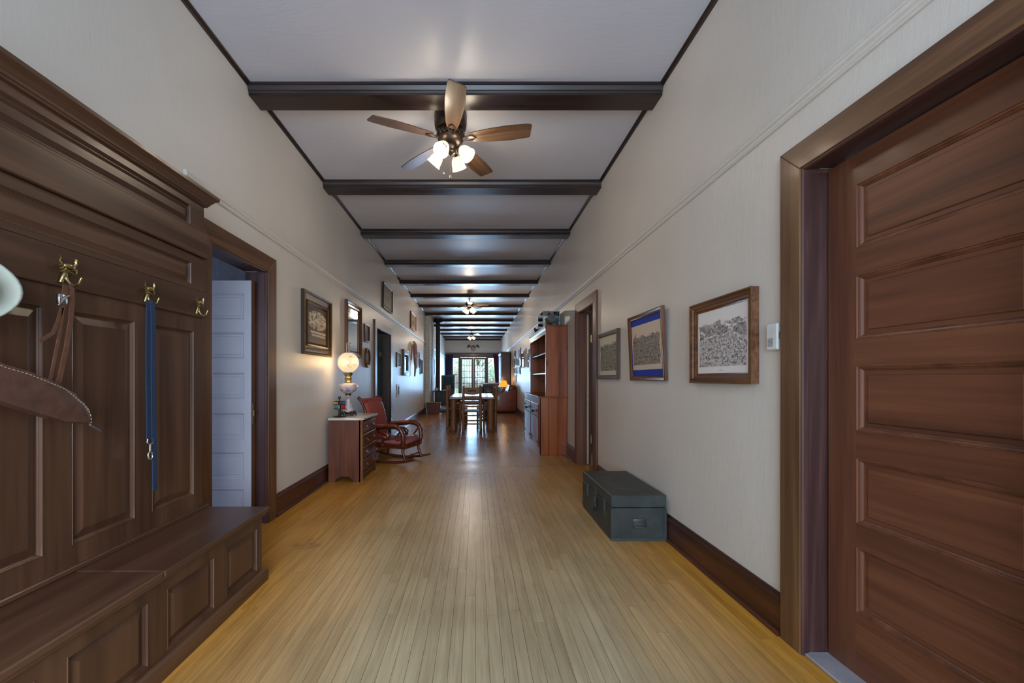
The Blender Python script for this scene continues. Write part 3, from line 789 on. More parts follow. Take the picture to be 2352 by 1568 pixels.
# blue leash on the third hook
NYL = plain('navy_nylon', s2l(24, 46, 74), .7, 0, .3, 200, .15)
ls = E('dog_leash', 'navy blue nylon leash with silver clip hanging from the third hook', 'leash', (-1.528, 1.974, 1.18))
def Q(px, py, X=-1.528): v = onX(px, py, X); return (v.y - 1.974, v.z - 1.18)
strap('webbing', [(343, 697), (341, 720), (340, 800), (341, 900), (342, 1012)], .026, NYL, ls, .0025, -1.528)
strap('webbing', [(349, 696, .004), (352, 720, .006), (352, 860, .006), (353, 960, .006), (356, 1125, .006)], .026, NYL, ls, .0025, -1.528)
strap('webbing', [(341, 697, .0), (345, 693, .003), (350, 696, .006)], .020, NYL, ls, .003, -1.528)
m = MB(); q = Q(342, 1012); y_, z_ = q
m.tube([(.006, y_ - .014, z_ + .01), (.006, y_ - .018, z_ - .006), (.006, y_ - .008, z_ - .016), (.006, y_ + .008, z_ - .016), (.006, y_ + .018, z_ - .006), (.006, y_ + .014, z_ + .01)], .0035, 8)
m.tube([(.006, y_, z_ - .014), (.006, y_, z_ - .05)], .0055, 8)
m.tube([(.006, y_, z_ - .046), (.006, y_ - .012, z_ - .06), (.006, y_ - .010, z_ - .082), (.006, y_ + .004, z_ - .09), (.006, y_ + .014, z_ - .078), (.006, y_ + .012, z_ - .06), (.006, y_, z_ - .056)], .004, 8)
m.build('snap_clip', STEEL, ls, 50)

# ================================================================ PICTURES
def paper(name, fn):
    if name in MATS: return MATS[name]
    m, nt, b = newmat(name); tc = nt.nodes.new('ShaderNodeTexCoord')
    sp = nt.nodes.new('ShaderNodeSeparateXYZ'); L(nt, tc.outputs['Generated'], sp.inputs[0])
    c = fn(nt, tc.outputs['Generated'], sp.outputs[0], sp.outputs[2])
    L(nt, c, b.inputs['Base Color']); b.inputs['Roughness'].default_value = .6
    MATS[name] = m; return m
def mval(nt, op, *a): return math_(nt, op, *a)
def sstep(nt, x, a, b):
    n = nt.nodes.new('ShaderNodeMapRange'); n.interpolation_type = 'SMOOTHSTEP'
    L(nt, x, n.inputs[0]); n.inputs[1].default_value = a; n.inputs[2].default_value = b; return n.outputs[0]
def box_mask(nt, u, v, a, b, c, d, s=.01):
    return mval(nt, 'MULTIPLY', mval(nt, 'MULTIPLY', sstep(nt, u, a, a + s), sstep(nt, u, b, b - s)), mval(nt, 'MULTIPLY', sstep(nt, v, c, c + s), sstep(nt, v, d, d - s)))
def engraving(pap, ink, topv, hills, sx=1, sy=1, blob=True):
    def fn(nt, g, u, v):
        mp = nt.nodes.new('ShaderNodeMapping'); mp.inputs['Scale'].default_value = (sx, 1, sy); L(nt, g, mp.inputs[0])
        gv = mp.outputs[0]
        sk = noise(nt, gv, 4 if hills else 13, 3, .6)
        line = mval(nt, 'ADD', v, mval(nt, 'MULTIPLY', mval(nt, 'SUBTRACT', sk, .5), .22 if hills else .34))
        edge = noise(nt, gv, 11, 2, .5)
        e5 = mval(nt, 'SUBTRACT', edge, .5)
        uu = mval(nt, 'ADD', u, mval(nt, 'MULTIPLY', e5, .10)); vv = mval(nt, 'ADD', line, mval(nt, 'MULTIPLY', e5, .06))
        mask = mval(nt, 'MULTIPLY', box_mask(nt, uu, v, .02, .97, .10, .99, .02), sstep(nt, vv, topv, topv - .03))
        n1 = noise(nt, gv, 22, 5, .8, .6); n2 = noise(nt, gv, 55, 4, .8, .4)
        vo = nt.nodes.new('ShaderNodeTexVoronoi'); vo.feature = 'DISTANCE_TO_EDGE'; vo.inputs['Scale'].default_value = 4.5
        wv = nt.nodes.new('ShaderNodeVectorMath'); wv.operation = 'ADD'; L(nt, gv, wv.inputs[0])
        cb = nt.nodes.new('ShaderNodeCombineXYZ'); L(nt, mval(nt, 'MULTIPLY', e5, .5), cb.inputs[0]); L(nt, mval(nt, 'MULTIPLY', sk, .3), cb.inputs[2]); L(nt, cb.outputs[0], wv.inputs[1])
        L(nt, wv.outputs[0], vo.inputs['Vector'])
        lines = sstep(nt, vo.outputs[0], .012, .05)
        low = sstep(nt, v, .60, .45)
        fine = mval(nt, 'ADD', mval(nt, 'MULTIPLY', sstep(nt, n1, .46, .60), .75), mval(nt, 'MULTIPLY', sstep(nt, n2, .42, .56), .45))
        wash = mval(nt, 'ADD', .45, mval(nt, 'MULTIPLY', sstep(nt, n1, .40, .62), .5))
        top_ = mval(nt, 'MULTIPLY', wash, lines)
        det = mval(nt, 'ADD', mval(nt, 'MULTIPLY', top_, mval(nt, 'SUBTRACT', 1.0, low)), mval(nt, 'MULTIPLY', low, fine)) if hills else mval(nt, 'ADD', mval(nt, 'MULTIPLY', fine, .75), .34)
        k = mval(nt, 'MINIMUM', mval(nt, 'MULTIPLY', det, mask), .95)
        if blob: k = mval(nt, 'MAXIMUM', k, mval(nt, 'MULTIPLY', box_mask(nt, u, v, .46, .53, .045, .06, .008), .7))
        return mixc(nt, k, pap, ink)
    return fn
PR1 = paper('print_mountain_village', engraving(s2l(222, 216, 212), s2l(64, 46, 42), .80, True))
PR2 = paper('print_city_streets', engraving(s2l(204, 184, 164), s2l(58, 54, 50), .76, False, .8, .9))
PR3 = paper('print_tall_spire', engraving(s2l(204, 198, 178), s2l(56, 54, 48), .80, False, .6, 1.2, False))
def still(nt, g, u, v):
    bgc = ramp(nt, v, [(0, s2l(112, 92, 74)), (.2, s2l(96, 82, 66)), (1, s2l(88, 78, 62))]).outputs[0]
    n = noise(nt, g, 9, 3, .6, 1.0); n2 = noise(nt, g, 16, 4, .6)
    du = mval(nt, 'DIVIDE', mval(nt, 'SUBTRACT', u, .5), .56); dv = mval(nt, 'DIVIDE', mval(nt, 'SUBTRACT', v, .64), .27)
    d = mval(nt, 'ADD', mval(nt, 'MULTIPLY', du, du), mval(nt, 'MULTIPLY', dv, dv))
    fl = mval(nt, 'MULTIPLY', sstep(nt, mval(nt, 'ADD', d, mval(nt, 'MULTIPLY', n2, .8)), 1.5, 1.15), mval(nt, 'MAXIMUM', sstep(nt, n, .42, .54), sstep(nt, n2, .5, .56)))
    c = mixc(nt, fl, bgc, s2l(212, 196, 170))
    c = mixc(nt, box_mask(nt, u, v, .14, .98, .26, .34, .02), c, s2l(196, 182, 158))
    c = mixc(nt, box_mask(nt, u, v, .2, .96, .17, .26, .03), c, s2l(178, 170, 152))
    c = mixc(nt, box_mask(nt, u, v, .36, .52, .34, .48, .03), c, s2l(92, 84, 58))
    return c
STILL = paper('still_life_print', still)
def murky(a, b_, sc_=4):
    return lambda nt, g, u, v: ramp(nt, noise(nt, g, sc_, 4, .6, .5), [(.35, a), (.65, b_)]).outputs[0]
ART = [paper('art_landscape', murky(s2l(70, 72, 60), s2l(150, 140, 110))), paper('art_sepia', murky(s2l(80, 60, 44), s2l(180, 160, 130))), paper('art_blue', murky(s2l(70, 84, 104), s2l(170, 180, 184)))]
def picture(name, label, cat, wall, ya, yb, z0, z1, prof, fmat, mat_w=0, mat_mat=None, art=None, art_n=.012, group=None, lean=0, extra=None, X=None):
    """prof: [(inset, n)...] of the frame; n measured from the wall"""
    side = {'L': (XL, LW), 'R': (XR, RW)}[wall]; Xw = side[0] if X is None else X
    off = .003 if wall == 'L' else -.003
    e = E(name, label, cat, (Xw + off, (ya + yb) / 2, z0), side[1], group)
    if lean: e.rotation_euler = (lean, 0, side[1])
    w = (yb - ya) / 2; h = z1 - z0
    m = MB(); m.rings((-w, w, 0, h), prof); m.build('frame', fmat, e, 30)
    fi = max(p[0] for p in prof) - .002
    m = MB(); m.box(-w + fi - .006, w - fi + .006, -art_n, -.002, fi - .006, h - fi + .006); bk = m.build('backing' if mat_mat is None else 'mat_board', mat_mat or fmat, e)
    a = fi + mat_w if not isinstance(mat_w, tuple) else 0
    if isinstance(mat_w, tuple): l, r_, bt, tp = [fi + q for q in mat_w]
    else: l = r_ = bt = tp = a
    if art:
        m = MB(); m.box(-w + l, w - r_, -art_n - .0015, -art_n - .0001, bt, h - tp); m.build('mirror_glass' if art is MIRROR else 'artwork', art, e)
    return e
# right wall foreground prints
P1 = [(0, 0), (0, .036), (.006, .040), (.010, .038), (.014, .034), (.026, .034), (.030, .028), (.044, .026), (.052, .018), (.058, .016), (.058, 0)]
e = picture('framed_print', 'large square brown engraving of a mountain village in gilt-edged frame, nearest on the right wall', 'picture', 'R', 2.093, 2.698, 1.173, 1.667, P1, W_frame('x'), (0, 0, .0, .0), None, PR1, .012, 'engravings on the right wall')
m = MB(); m.rings((-.3035, .3035, -.001, .495), [(-.001, .037), (-.001, .0405), (.005, .0415), (.007, .040), (.007, .036)], close=False); m.build('gilt_edge', GOLD, e)
P2 = [(0, 0), (0, .022), (.006, .027), (.018, .024), (.026, .018), (.034, .020), (.038, .014), (.038, 0)]
BLUEM = plain('royal_blue_mat', s2l(14, 50, 150), .7)
e = picture('framed_print', 'upright print with royal blue mat in brown frame, middle of three on the right wall', 'picture', 'R', 3.085, 3.775, 1.184, 1.748, P2, W_frame('z'), (.02, .02, .055, .055), BLUEM, PR2, .010, 'engravings on the right wall', lean=.045)
P3 = [(0, 0), (0, .028), (.006, .034), (.034, .030), (.040, .016), (.042, .012), (.042, 0)]
picture('framed_print', 'small grey engraving in brown frame hung beside the right doorway', 'picture', 'R', 4.10, 4.77, 1.195, 1.70, P3, plain('brown_frame_paint', s2l(78, 56, 46), .4), .002, None, PR3, .010, 'engravings on the right wall')
# thermostat
th = E('thermostat', 'small white wall thermostat beside the large right door', 'thermostat', (XR, 1.975, 1.335), RW)
MB().box(-.038, .038, -.024, 0, 0, .128, bev=.006).build('housing', WHITEP, th)
m = MB()
for k in range(7): m.box(-.024, .010, -.0255, -.0235, .018 + k * .006, .021 + k * .006)
m.build('vent_slots', plain('slot_grey', s2l(128, 130, 130), .7), th)
MB().box(.036, .044, -.018, -.006, .05, .085, bev=.002).build('slider', plain('slot_dark', s2l(90, 92, 98), .6), th)
# left wall pictures
PL = [(0, 0), (0, .030), (.010, .040), (.022, .034), (.030, .024), (.085, .018), (.092, .026), (.106, .030), (.116, .020), (.130, .012), (.130, 0)]
e = picture('framed_print', 'large floral still life in wide ornate brown gilt frame on the left wall', 'picture', 'L', 4.13, 4.92, 1.45, 2.10, PL, DARKFR, .004, None, STILL, .010)
m = MB(); m.rings((-.395, .395, 0, .65), [(.002, .034), (.010, .0425), (.020, .037), (.022, .034)], close=False); m.rings((-.395, .395, 0, .65), [(.094, .026), (.104, .033), (.114, .024)], close=False); m.build('gilt_bead', GOLD, e)
m = MB()
for k in range(28): m.ball((-.30 + k * .0222, -.022, .058 + .006 * (k % 2)), .011, 1, .6, 1, 1)
o = m.build('carved_ornament', GOLD, e, 0); o['kind'] = 'stuff'
PM = [(0, 0), (0, .036), (.012, .046), (.03, .040), (.045, .026), (.07, .024), (.085, .012), (.085, 0)]
picture('wall_mirror', 'tall wood framed mirror on the left wall behind the globe lamp', 'mirror', 'L', 5.50, 6.20, 1.50, 2.258, PM, W_frame('z'), .002, None, MIRROR, .008)
PS = [(0, 0), (0, .020), (.02, .022), (.03, .012), (.03, 0)]
picture('framed_picture', 'small dark reddish picture hung above the oval portrait', 'picture', 'L', 6.47, 6.74, 1.78, 2.06, PS, DARKFR, .0, None, paper('art_plum', murky(s2l(84, 52, 52), s2l(112, 74, 70))), .008)
ov = E('oval_portrait', 'oval portrait in brown frame above the rocking chair', 'picture', (XL + .002, 6.62, 1.53), LW)
RO = Matrix.Rotation(PI / 2, 4, 'X')
m = MB(); m.lathe([(.225, 0), (.225, .018), (.205, .030), (.18, .022), (.165, .014), (.165, 0)], (0, 0, 0), 40, RO, sx=1, sy=.68, cap=False)
for v in m.bm.verts: v.co = Vector((v.co.x * .68, v.co.y, v.co.z / .68 * .70))
m.build('frame', W_frame('z'), ov, 40)
m = MB(); m.lathe([(.17, .004), (.17, .012)], (0, 0, 0), 40, RO)
for v in m.bm.verts: v.co = Vector((v.co.x * .68, v.co.y, v.co.z * .70 * 1.0))
def portrait(nt, g, u, v):
    c = ramp(nt, noise(nt, g, 5, 3, .6), [(.3, s2l(92, 76, 56)), (.7, s2l(134, 116, 88))]).outputs[0]
    c = mixc(nt, box_mask(nt, u, v, .32, .62, .25, .60, .10), c, s2l(168, 156, 136))
    return mixc(nt, box_mask(nt, u, v, .38, .58, .60, .80, .08), c, s2l(190, 172, 148))
m.build('portrait', paper('oval_sepia', portrait), ov)
PB = [(0, 0), (0, .024), (.012, .028), (.03, .018), (.034, .010), (.034, 0)]
picture('framed_picture', 'black framed landscape picture resting on the left picture rail above the dark doorway', 'picture', 'L', 7.70, 8.52, 2.53, 3.01, PB, DARKFR, .03, plain('beige_mat', s2l(170, 156, 130), .8), ART[0], .008, X=XL + .012)
picture('framed_picture', 'tan framed picture resting on the left picture rail beyond the dark doorway', 'picture', 'L', 10.97, 11.9, 2.54, 3.0, PB, W_pine('z'), .05, plain('cream_mat', s2l(196, 180, 150), .8), ART[1], .008, X=XL + .012)
picture('framed_picture', 'small dark portrait right beside the dark left doorway', 'picture', 'L', 9.10, 9.52, 1.45, 1.78, PS, DARKFR, .02, plain('beige_mat', s2l(170, 156, 130), .8), ART[1], .008)
picture('wall_mirror', 'tall narrow dark framed mirror on the left wall beyond the doorway', 'mirror', 'L', 9.80, 10.62, 1.27, 1.90, [(0, 0), (0, .04), (.03, .05), (.12, .04), (.13, .01), (.13, 0)], DARKFR, .0, None, MIRROR, .006)
m = MB(); 
picture('framed_picture', 'dark framed picture on the left wall past the hanging bridle', 'picture', 'L', 12.2, 12.75, 1.5, 2.0, PS, DARKFR, .03, None, ART[1], .008)
picture('wall_mirror', 'narrow bright mirror on the left wall just before the brick chimney', 'mirror', 'L', 12.95, 13.5, 1.33, 1.82, PS, DARKFR, .0, None, MIRROR, .006)
wp = E('wall_plate', 'white wall plate with dark grille low beside the left doorway', 'wall plate', (XL, 9.3, .79), LW)
MB().box(-.16, .16, -.012, 0, 0, .28, bev=.004).build('plate', WHITEP, wp)
MB().box(-.07, .07, -.018, -.008, .05, .23, bev=.003).build('grille', plain('slot_dark', s2l(90, 92, 98), .6), wp)
# leather bridle on the left wall
br = E('hanging_bridle', 'tan leather bridle and reins hanging on the left wall', 'bridle', (XL + .04, 11.4, 1.74))
m = MB()
m.tube([(.0, -.42, -.05), (.02, -.40, .28), (.03, -.2, .42), (.03, .05, .46), (.03, .3, .40), (.02, .5, .2), (.0, .55, -.1)], [.016] * 7, 6)
m.tube([(.02, -.1, .42), (.04, -.12, .1), (.05, -.05, -.2), (.03, 0, -.48)], [.03, .035, .03, .02], 6)
m.tube([(.02, .06, .44), (.04, .12, .1), (.05, .06, -.2), (.03, .02, -.44)], [.035, .04, .03, .02], 6)
m.tube([(.02, .1, .40), (.04, .32, .1), (.04, .2, -.1), (.04, 0, -.25)], [.02, .025, .02, .015], 6)
m.build('leather_straps', plain('tan_leather', s2l(142, 98, 62), .5, 0, .2, 60, .3), br, 60)
m = MB(); m.ball((.04, 0, .02), .04, 1, 1, 1); m.tube([(.05, -.12, .1), (.06, .12, .1)], .012, 8); m.build('bit_ring', OLDBR, br, 60)
MB().tube([(-.035, 0, .47), (.035, 0, .47)], .012, 8).build('wall_peg', IRON, br)

# ================================================================ CEILING FANS
def emis(name, col, es, base=(.9, .85, .75)):
    m, nt, b = newmat(name); b.inputs['Base Color'].default_value = (*base, 1); b.inputs['Roughness'].default_value = .3
    b.inputs['Emission Color'].default_value = (*col, 1); b.inputs['Emission Strength'].default_value = es; return m
SHADE = emis('lit_frosted_glass', (1.0, .86, .62), .85, (.22, .2, .17))
BULB = emis('lit_bulb', (1.0, .9, .7), 6)
BLADE = wood('fan_blade_wood', s2l(70, 50, 36), s2l(100, 74, 54), s2l(128, 102, 80), 'x', 9, .35, .1)
def fan(label, x, y, zb, R, a0, drop, hugger, group=None, shades=4, sa=40):
    e = E('ceiling_fan', label, 'ceiling fan', (x, y, ZC), 0, group)
    z = zb - ZC
    top = 0.0
    m = MB()
    if hugger: m.lathe([(.10, 0), (.135, -.004), (.140, -.03), (.138, -.10), (.132, -.135), (.118, -.150)], seg=32)
    else: m.lathe([(.065, 0), (.07, -.01), (.06, -.05), (.03, -.07)], seg=24)
    m.build('canopy', BRONZE, e, 40)
    if not hugger: MB().tube([(0, 0, -.05), (0, 0, z + .08)], .012, 10).build('downrod', BRONZE, e, 40)
    m = MB(); m.lathe([(.03, z + .10), (.09, z + .085), (.115, z + .06), (.118, z + .035), (.108, z + .02), (.112, z + .012), (.108, z - .01), (.085, z - .03), (.055, z - .045)], seg=32)
    for k in range(16 if hugger else 0):
        a = k * PI / 8; m.box(.098, .120, -.008, .008, z + .01, z + .055, bev=.003, rot=Matrix.Rotation(a, 4, 'Z'), piv=(0, 0, z))
    m.build('motor_housing', BRONZE, e, 40)
    m = MB(); m.lathe([(.05, z - .04), (.058, z - .055), (.055, z - .075), (.042, z - .095), (.046, z - .105), (.036, z - .125), (.012, z - .135), (.004, z - .145)], seg=24)
    for k in range(shades):
        a = math.radians(sa) + k * 2 * PI / shades
        m.tube([(.04 * math.cos(a), .04 * math.sin(a), z - .085), (.075 * math.cos(a), .075 * math.sin(a), z - .088), (.10 * math.cos(a), .10 * math.sin(a), z - .098)], [.012, .012, .022], 8)
    m.build('light_fitter', BRONZE, e, 50)
    # blades
    bl = MB(); pts = [(.17, -.045), (.22, -.055), (.35, -.070), (.50, -.078), (R - .04, -.074), (R - .006, -.066), (R + .002, -.055), (R - .018, .055), (R - .03, .066), (.50, .076), (.35, .068), (.22, .052), (.17, .040), (.155, 0)]
    sc_ = R / .69
    bl.prism([(p[0], p[1] * (.95 + .05 * sc_)) for p in pts], 'z', -.004, .004, bev=.0015)
    me0 = None
    for k in range(5):
        a = a0 + k * 2 * PI / 5
        M = Matrix.Rotation(math.radians(12), 4, 'X')
        if me0 is None:
            b = bl.build('blade', BLADE, e); me0 = b
            br = MB(); br.tube([(.08, 0, -.004), (.13, -.022, -.010), (.19, -.026, -.010), (.222, 0, -.010), (.19, .026, -.010), (.13, .022, -.010), (.08, 0, -.004)], .006, 8, flat=.7)
            br.box(.07, .14, -.012, .012, -.008, .0, bev=.003)
            bi = br.build('blade_bracket', BRONZE, b, 50)
        else:
            b = me0.copy(); COL.objects.link(b); c = bi.copy(); COL.objects.link(c); c.parent = b; b.parent = e
        b.location = (0, 0, z); b.rotation_euler = (math.radians(-12), 0, a)
    # shades
    sh0 = None
    for k in range(shades):
        a = math.radians(sa) + k * 2 * PI / shades
        if sh0 is None:
            s_ = MB(); s_.lathe([(.024, 0), (.034, -.012), (.046, -.03), (.054, -.055), (.057, -.08), (.062, -.10), (.066, -.108), (.062, -.106), (.053, -.08), (.050, -.055), (.042, -.03), (.03, -.012), (.02, -.002)], seg=24, cap=False)
            s0 = s_.build('lamp_shade', SHADE, e, 60); sh0 = s0
            q = MB(); q.ball((0, 0, -.06), .026, 1, 1, 1.2); bb = q.build('bulb', BULB, s0, 0)
        else:
            s0 = sh0.copy(); COL.objects.link(s0); s0.parent = e; c = bb.copy(); COL.objects.link(c); c.parent = s0
        s0.location = (.098 * math.cos(a), .098 * math.sin(a), z - .098)
        s0.rotation_euler = (0, math.radians(-42), a)
    if hugger:
        for dx, dy, ln in ((-.055, -.02, .17), (.0, -.05, .215)):
            c = MB(); c.tube([(dx, dy, z - .11), (dx, dy, z - .11 - ln)], .0012, 5); o = c.build('pull_chain', BRONZE, e)
            c = MB(); c.lathe([(.002, 0), (.006, -.008), (.007, -.03), (.003, -.038)], (dx, dy, z - .11 - ln), 10); c.build('chain_knob', W_beam('z'), o)
    return e
A0 = math.radians(-90 + 7.5)
FX, FY = -.214, 3.53
fan('bronze five-blade ceiling fan with four lit glass shades, nearest the viewer', FX, FY, 3.24, .69, A0, .2, True, 'ceiling fans', 4, -24)
fan('second ceiling fan hanging above the middle of the room on a short rod', -.175, 11.5, 3.23, .56, math.radians(-15), .2, False, 'ceiling fans', 4, 30)
fan('farthest ceiling fan near the far glazed doors', -.19, 19.2, 3.23, .56, math.radians(20), .2, False, 'ceiling fans', 4, 30)
for dx, dy in ((.12, .12), (-.12, .12), (.12, -.12), (-.12, -.12)): pt('fan_bulb_light', (FX + dx * 1.15, FY + dy * 1.15, 3.06), 4.3, (1, .84, .64), .06)
pt('fan_bulb_light', (-.175, 11.5, 2.98), 40, (1, .82, .62), .12)
pt('fan_bulb_light', (-.19, 19.2, 2.98), 42, (1, .82, .62), .10)

# ================================================================ COMMODE, GLOBE LAMP
CXL, CXR, CYA, CYB = -1.705, -1.315, 4.79, 5.47
cm = E('marble_top_commode', 'reddish walnut chest of drawers with white marble top under the globe lamp', 'chest of drawers', ((CXL + CXR) / 2, (CYA + CYB) / 2, 0), LW)
# local x = world y offset (-.34...34), -y = world x offset  (front face towards the hall)
hw, hd = (CYB - CYA) / 2, (CXR - CXL) / 2
rz_ = W_red('z'); rx_ = W_red('x')
def side_poly():
    return [(hd, .03), (hd - .0, .0), (hd - .085, .0), (hd - .10, .03), (hd - .13, .055), (hd - .15, .06), (.03, .068), (.0, .06), (-.03, .068), (-hd + .16, .06), (-hd + .14, .055), (-hd + .11, .03), (-hd + .095, .0), (-hd + .03, .0), (-hd + .03, .03)]
for s in (-1, 1):
    m = MB(); pts = [(hd, .715), (hd, 0), (hd - .075, 0), (hd - .09, .03), (hd - .13, .058), (.03, .066), (0, .060), (-.03, .066), (-hd + .15, .058), (-hd + .12, .03), (-hd + .105, 0), (-hd + .02, 0), (-hd + .02, .715)]
    m.prism([(-p[0] * -1, p[1]) for p in pts], 'x', s * hw, s * (hw - .02)); m.build('side_panel', rz_, cm)
MB().box(-hw + .02, hw - .02, hd - .015, hd, .06, .715).build('back_panel', rz_, cm)
MB().box(-hw + .02, hw - .02, -hd + .02, hd - .01, .075, .10).build('bottom_board', rx_, cm)
# pilasters with carved ornaments
for s in (-1, 1):
    m = MB(); m.prism([(s * hw, -hd + .035), (s * hw, -hd + .02), (s * (hw - .02), -hd), (s * (hw - .045), -hd), (s * (hw - .045), -hd + .035)], 'z', 0, .715)
    m.tube([(s * (hw - .008), -hd + .008, .16), (s * (hw - .008), -hd + .008, .60)], .011, 8)
    for z in (.04, .065, .09, .115, .14, .62, .645, .67, .69): m.ball((s * (hw - .010), -hd + .010, z), .014, 1, 1, .8, 1)
    m.build('corner_pilaster', W_log('z') if s < 0 else rz_, cm, 40)
zs = [.105, .25, .40, .55, .70]
for i in range(4):
    d = E('drawer', None, None); d.parent = cm
    m = MB(); m.box(-hw + .05, hw - .05, -hd - .004, -hd + .02, zs[i] + .006, zs[i + 1] - .006, bev=.005)
    m.build('drawer_front', W_red('x'), d)
    for sx in (-.16, .16):
        k = MB(); zc = (zs[i] + zs[i + 1]) / 2; k.box(sx - .03, sx + .03, -hd - .008, -hd - .003, zc - .014, zc + .014, bev=.003)
        k.tube([(sx - .022, -hd - .008, zc), (sx - .018, -hd - .022, zc - .012), (sx, -hd - .026, zc - .016), (sx + .018, -hd - .022, zc - .012), (sx + .022, -hd - .008, zc)], .0035, 6)
        k.build('drawer_pull', OLDBR, d, 50)
m = MB(); m.prism([(-hw + .045, .0), (-hw + .06, .02), (-hw + .1, .06), (hw - .1, .06), (hw - .06, .02), (hw - .045, 0), (hw - .045, .10), (-hw + .045, .10)], 'y', -hd + .002, -hd + .02); m.build('apron', rx_, cm)
MARB = plain('white_marble', s2l(190, 184, 176), .25, 0, 0, 6, .08, .2)
m = MB(); t_ = [(-hw - .02, hd - .002), (hw + .02, hd - .002), (hw + .02, -hd + .02), (hw - .01, -hd - .02), (-hw + .01, -hd - .02), (-hw - .02, -hd + .02)]
m.prism(t_, 'z', .716, .742, bev=.005); m.build('marble_top', MARB, cm, 40)

gl = E('globe_lamp', 'painted globe lamp with glass chimney glowing on the marble top', 'lamp', (-1.571, 5.10, .7425))
PORC = None
def porcelain():
    m, nt, b = newmat('painted_porcelain'); v = vec(nt, rand=False)
    n = noise(nt, v, 22, 4, .6, .6); c = ramp(nt, n, [(.5, s2l(196, 188, 190)), (.6, s2l(150, 130, 150)), (.68, s2l(90, 86, 108))]).outputs[0]
    L(nt, c, b.inputs['Base Color']); b.inputs['Roughness'].default_value = .2; return m
PORC = porcelain()
m = MB()
m.lathe([(.055, .035), (.075, .028), (.082, .02), (.07, .012)], seg=24)
for k in range(6):
    a = k * PI / 3 + .3; c, s = math.cos(a), math.sin(a)
    m.tube([(c * .05, s * .05, .045), (c * .08, s * .08, .05), (c * .09, s * .09, .03), (c * .092, s * .092, .006), (c * .098, s * .098, .005)], [.012, .014, .010, .008, .006], 7)
    m.ball((c * .08, s * .08, .03), .014, 1, 1, 1, 1)
m.build('scrolled_base', plain('dark_cast_metal', s2l(66, 58, 46), .4, .6, .3, 80, .3), gl, 50)
MB().lathe([(.058, .045), (.062, .055), (.055, .075), (.043, .10), (.034, .13), (.028, .17), (.026, .21), (.030, .235), (.034, .25)], seg=28).build('porcelain_stem', PORC, gl, 50)
MB().lathe([(.033, .250), (.036, .256), (.036, .27), (.030, .275)], seg=24).build('brass_collar', plain('dark_cast_metal', s2l(66, 58, 46), .4, .6), gl, 40)
MB().lathe([(.03, .272), (.055, .283), (.09, .305), (.109, .335), (.114, .36), (.108, .385), (.085, .40), (.045, .405)], seg=32).build('font_bowl', PORC, gl, 50)
MB().lathe([(.040, .405), (.048, .412), (.036, .425), (.030, .435), (.042, .448), (.046, .46), (.034, .47), (.030, .48), (.044, .495), (.05, .51), (.058, .52), (.058, .528)], seg=24).build('burner', BRASS, gl, 50)
def globe():
    m, nt, b = newmat('lit_painted_globe'); v = vec(nt, rand=False)
    n = noise(nt, v, 16, 4, .65, .8); sp = nt.nodes.new('ShaderNodeSeparateXYZ'); tc = nt.nodes.new('ShaderNodeTexCoord'); L(nt, tc.outputs['Generated'], sp.inputs[0])
    flo = math_(nt, 'MULTIPLY', sstep(nt, n, .57, .64), sstep(nt, sp.outputs[0], .35, .6))
    c = mixc(nt, flo, (1.0, .74, .44), (.52, .36, .24))
    L(nt, c, b.inputs['Emission Color']); b.inputs['Emission Strength'].default_value = .72
    b.inputs['Base Color'].default_value = (.14, .12, .10, 1); b.inputs['Roughness'].default_value = .25; return m
m = MB(); g = []
for k in range(17):
    a = -PI / 2 + .42 + (PI - .42 - .36) * k / 16; g.append((.126 * math.cos(a), .655 + .126 * math.sin(a)))
m.lathe(g, seg=36, cap=False); m.build('glass_globe', globe(), gl, 0)
def thin_glass():
    m, nt, b = newmat('thin_glass'); nt.nodes.remove(b); out = nt.nodes['Material Output']; mx = nt.nodes.new('ShaderNodeMixShader')
    tr = nt.nodes.new('ShaderNodeBsdfTransparent'); gs = nt.nodes.new('ShaderNodeBsdfGlossy'); gs.inputs['Roughness'].default_value = .05
    lw = nt.nodes.new('ShaderNodeLayerWeight'); lw.inputs[0].default_value = .35
    L(nt, lw.outputs['Facing'], mx.inputs[0]); L(nt, tr.outputs[0], mx.inputs[1]); L(nt, gs.outputs[0], mx.inputs[2]); L(nt, mx.outputs[0], out.inputs[0]); return m
TG = thin_glass()
MB().lathe([(.026, .74), (.026, .80), (.025, .86), (.027, .90), (.025, .90), (.023, .86), (.024, .80), (.024, .74)], seg=24, cap=False).build('glass_chimney', TG, gl, 0)
pt('globe_lamp_light', (-1.571 + .17, 5.02, 1.42), 3.2, (1, .66, .32), .10)
pt('globe_lamp_light', (-1.60, 4.93, 1.40), 2.2, (1, .66, .32), .08)
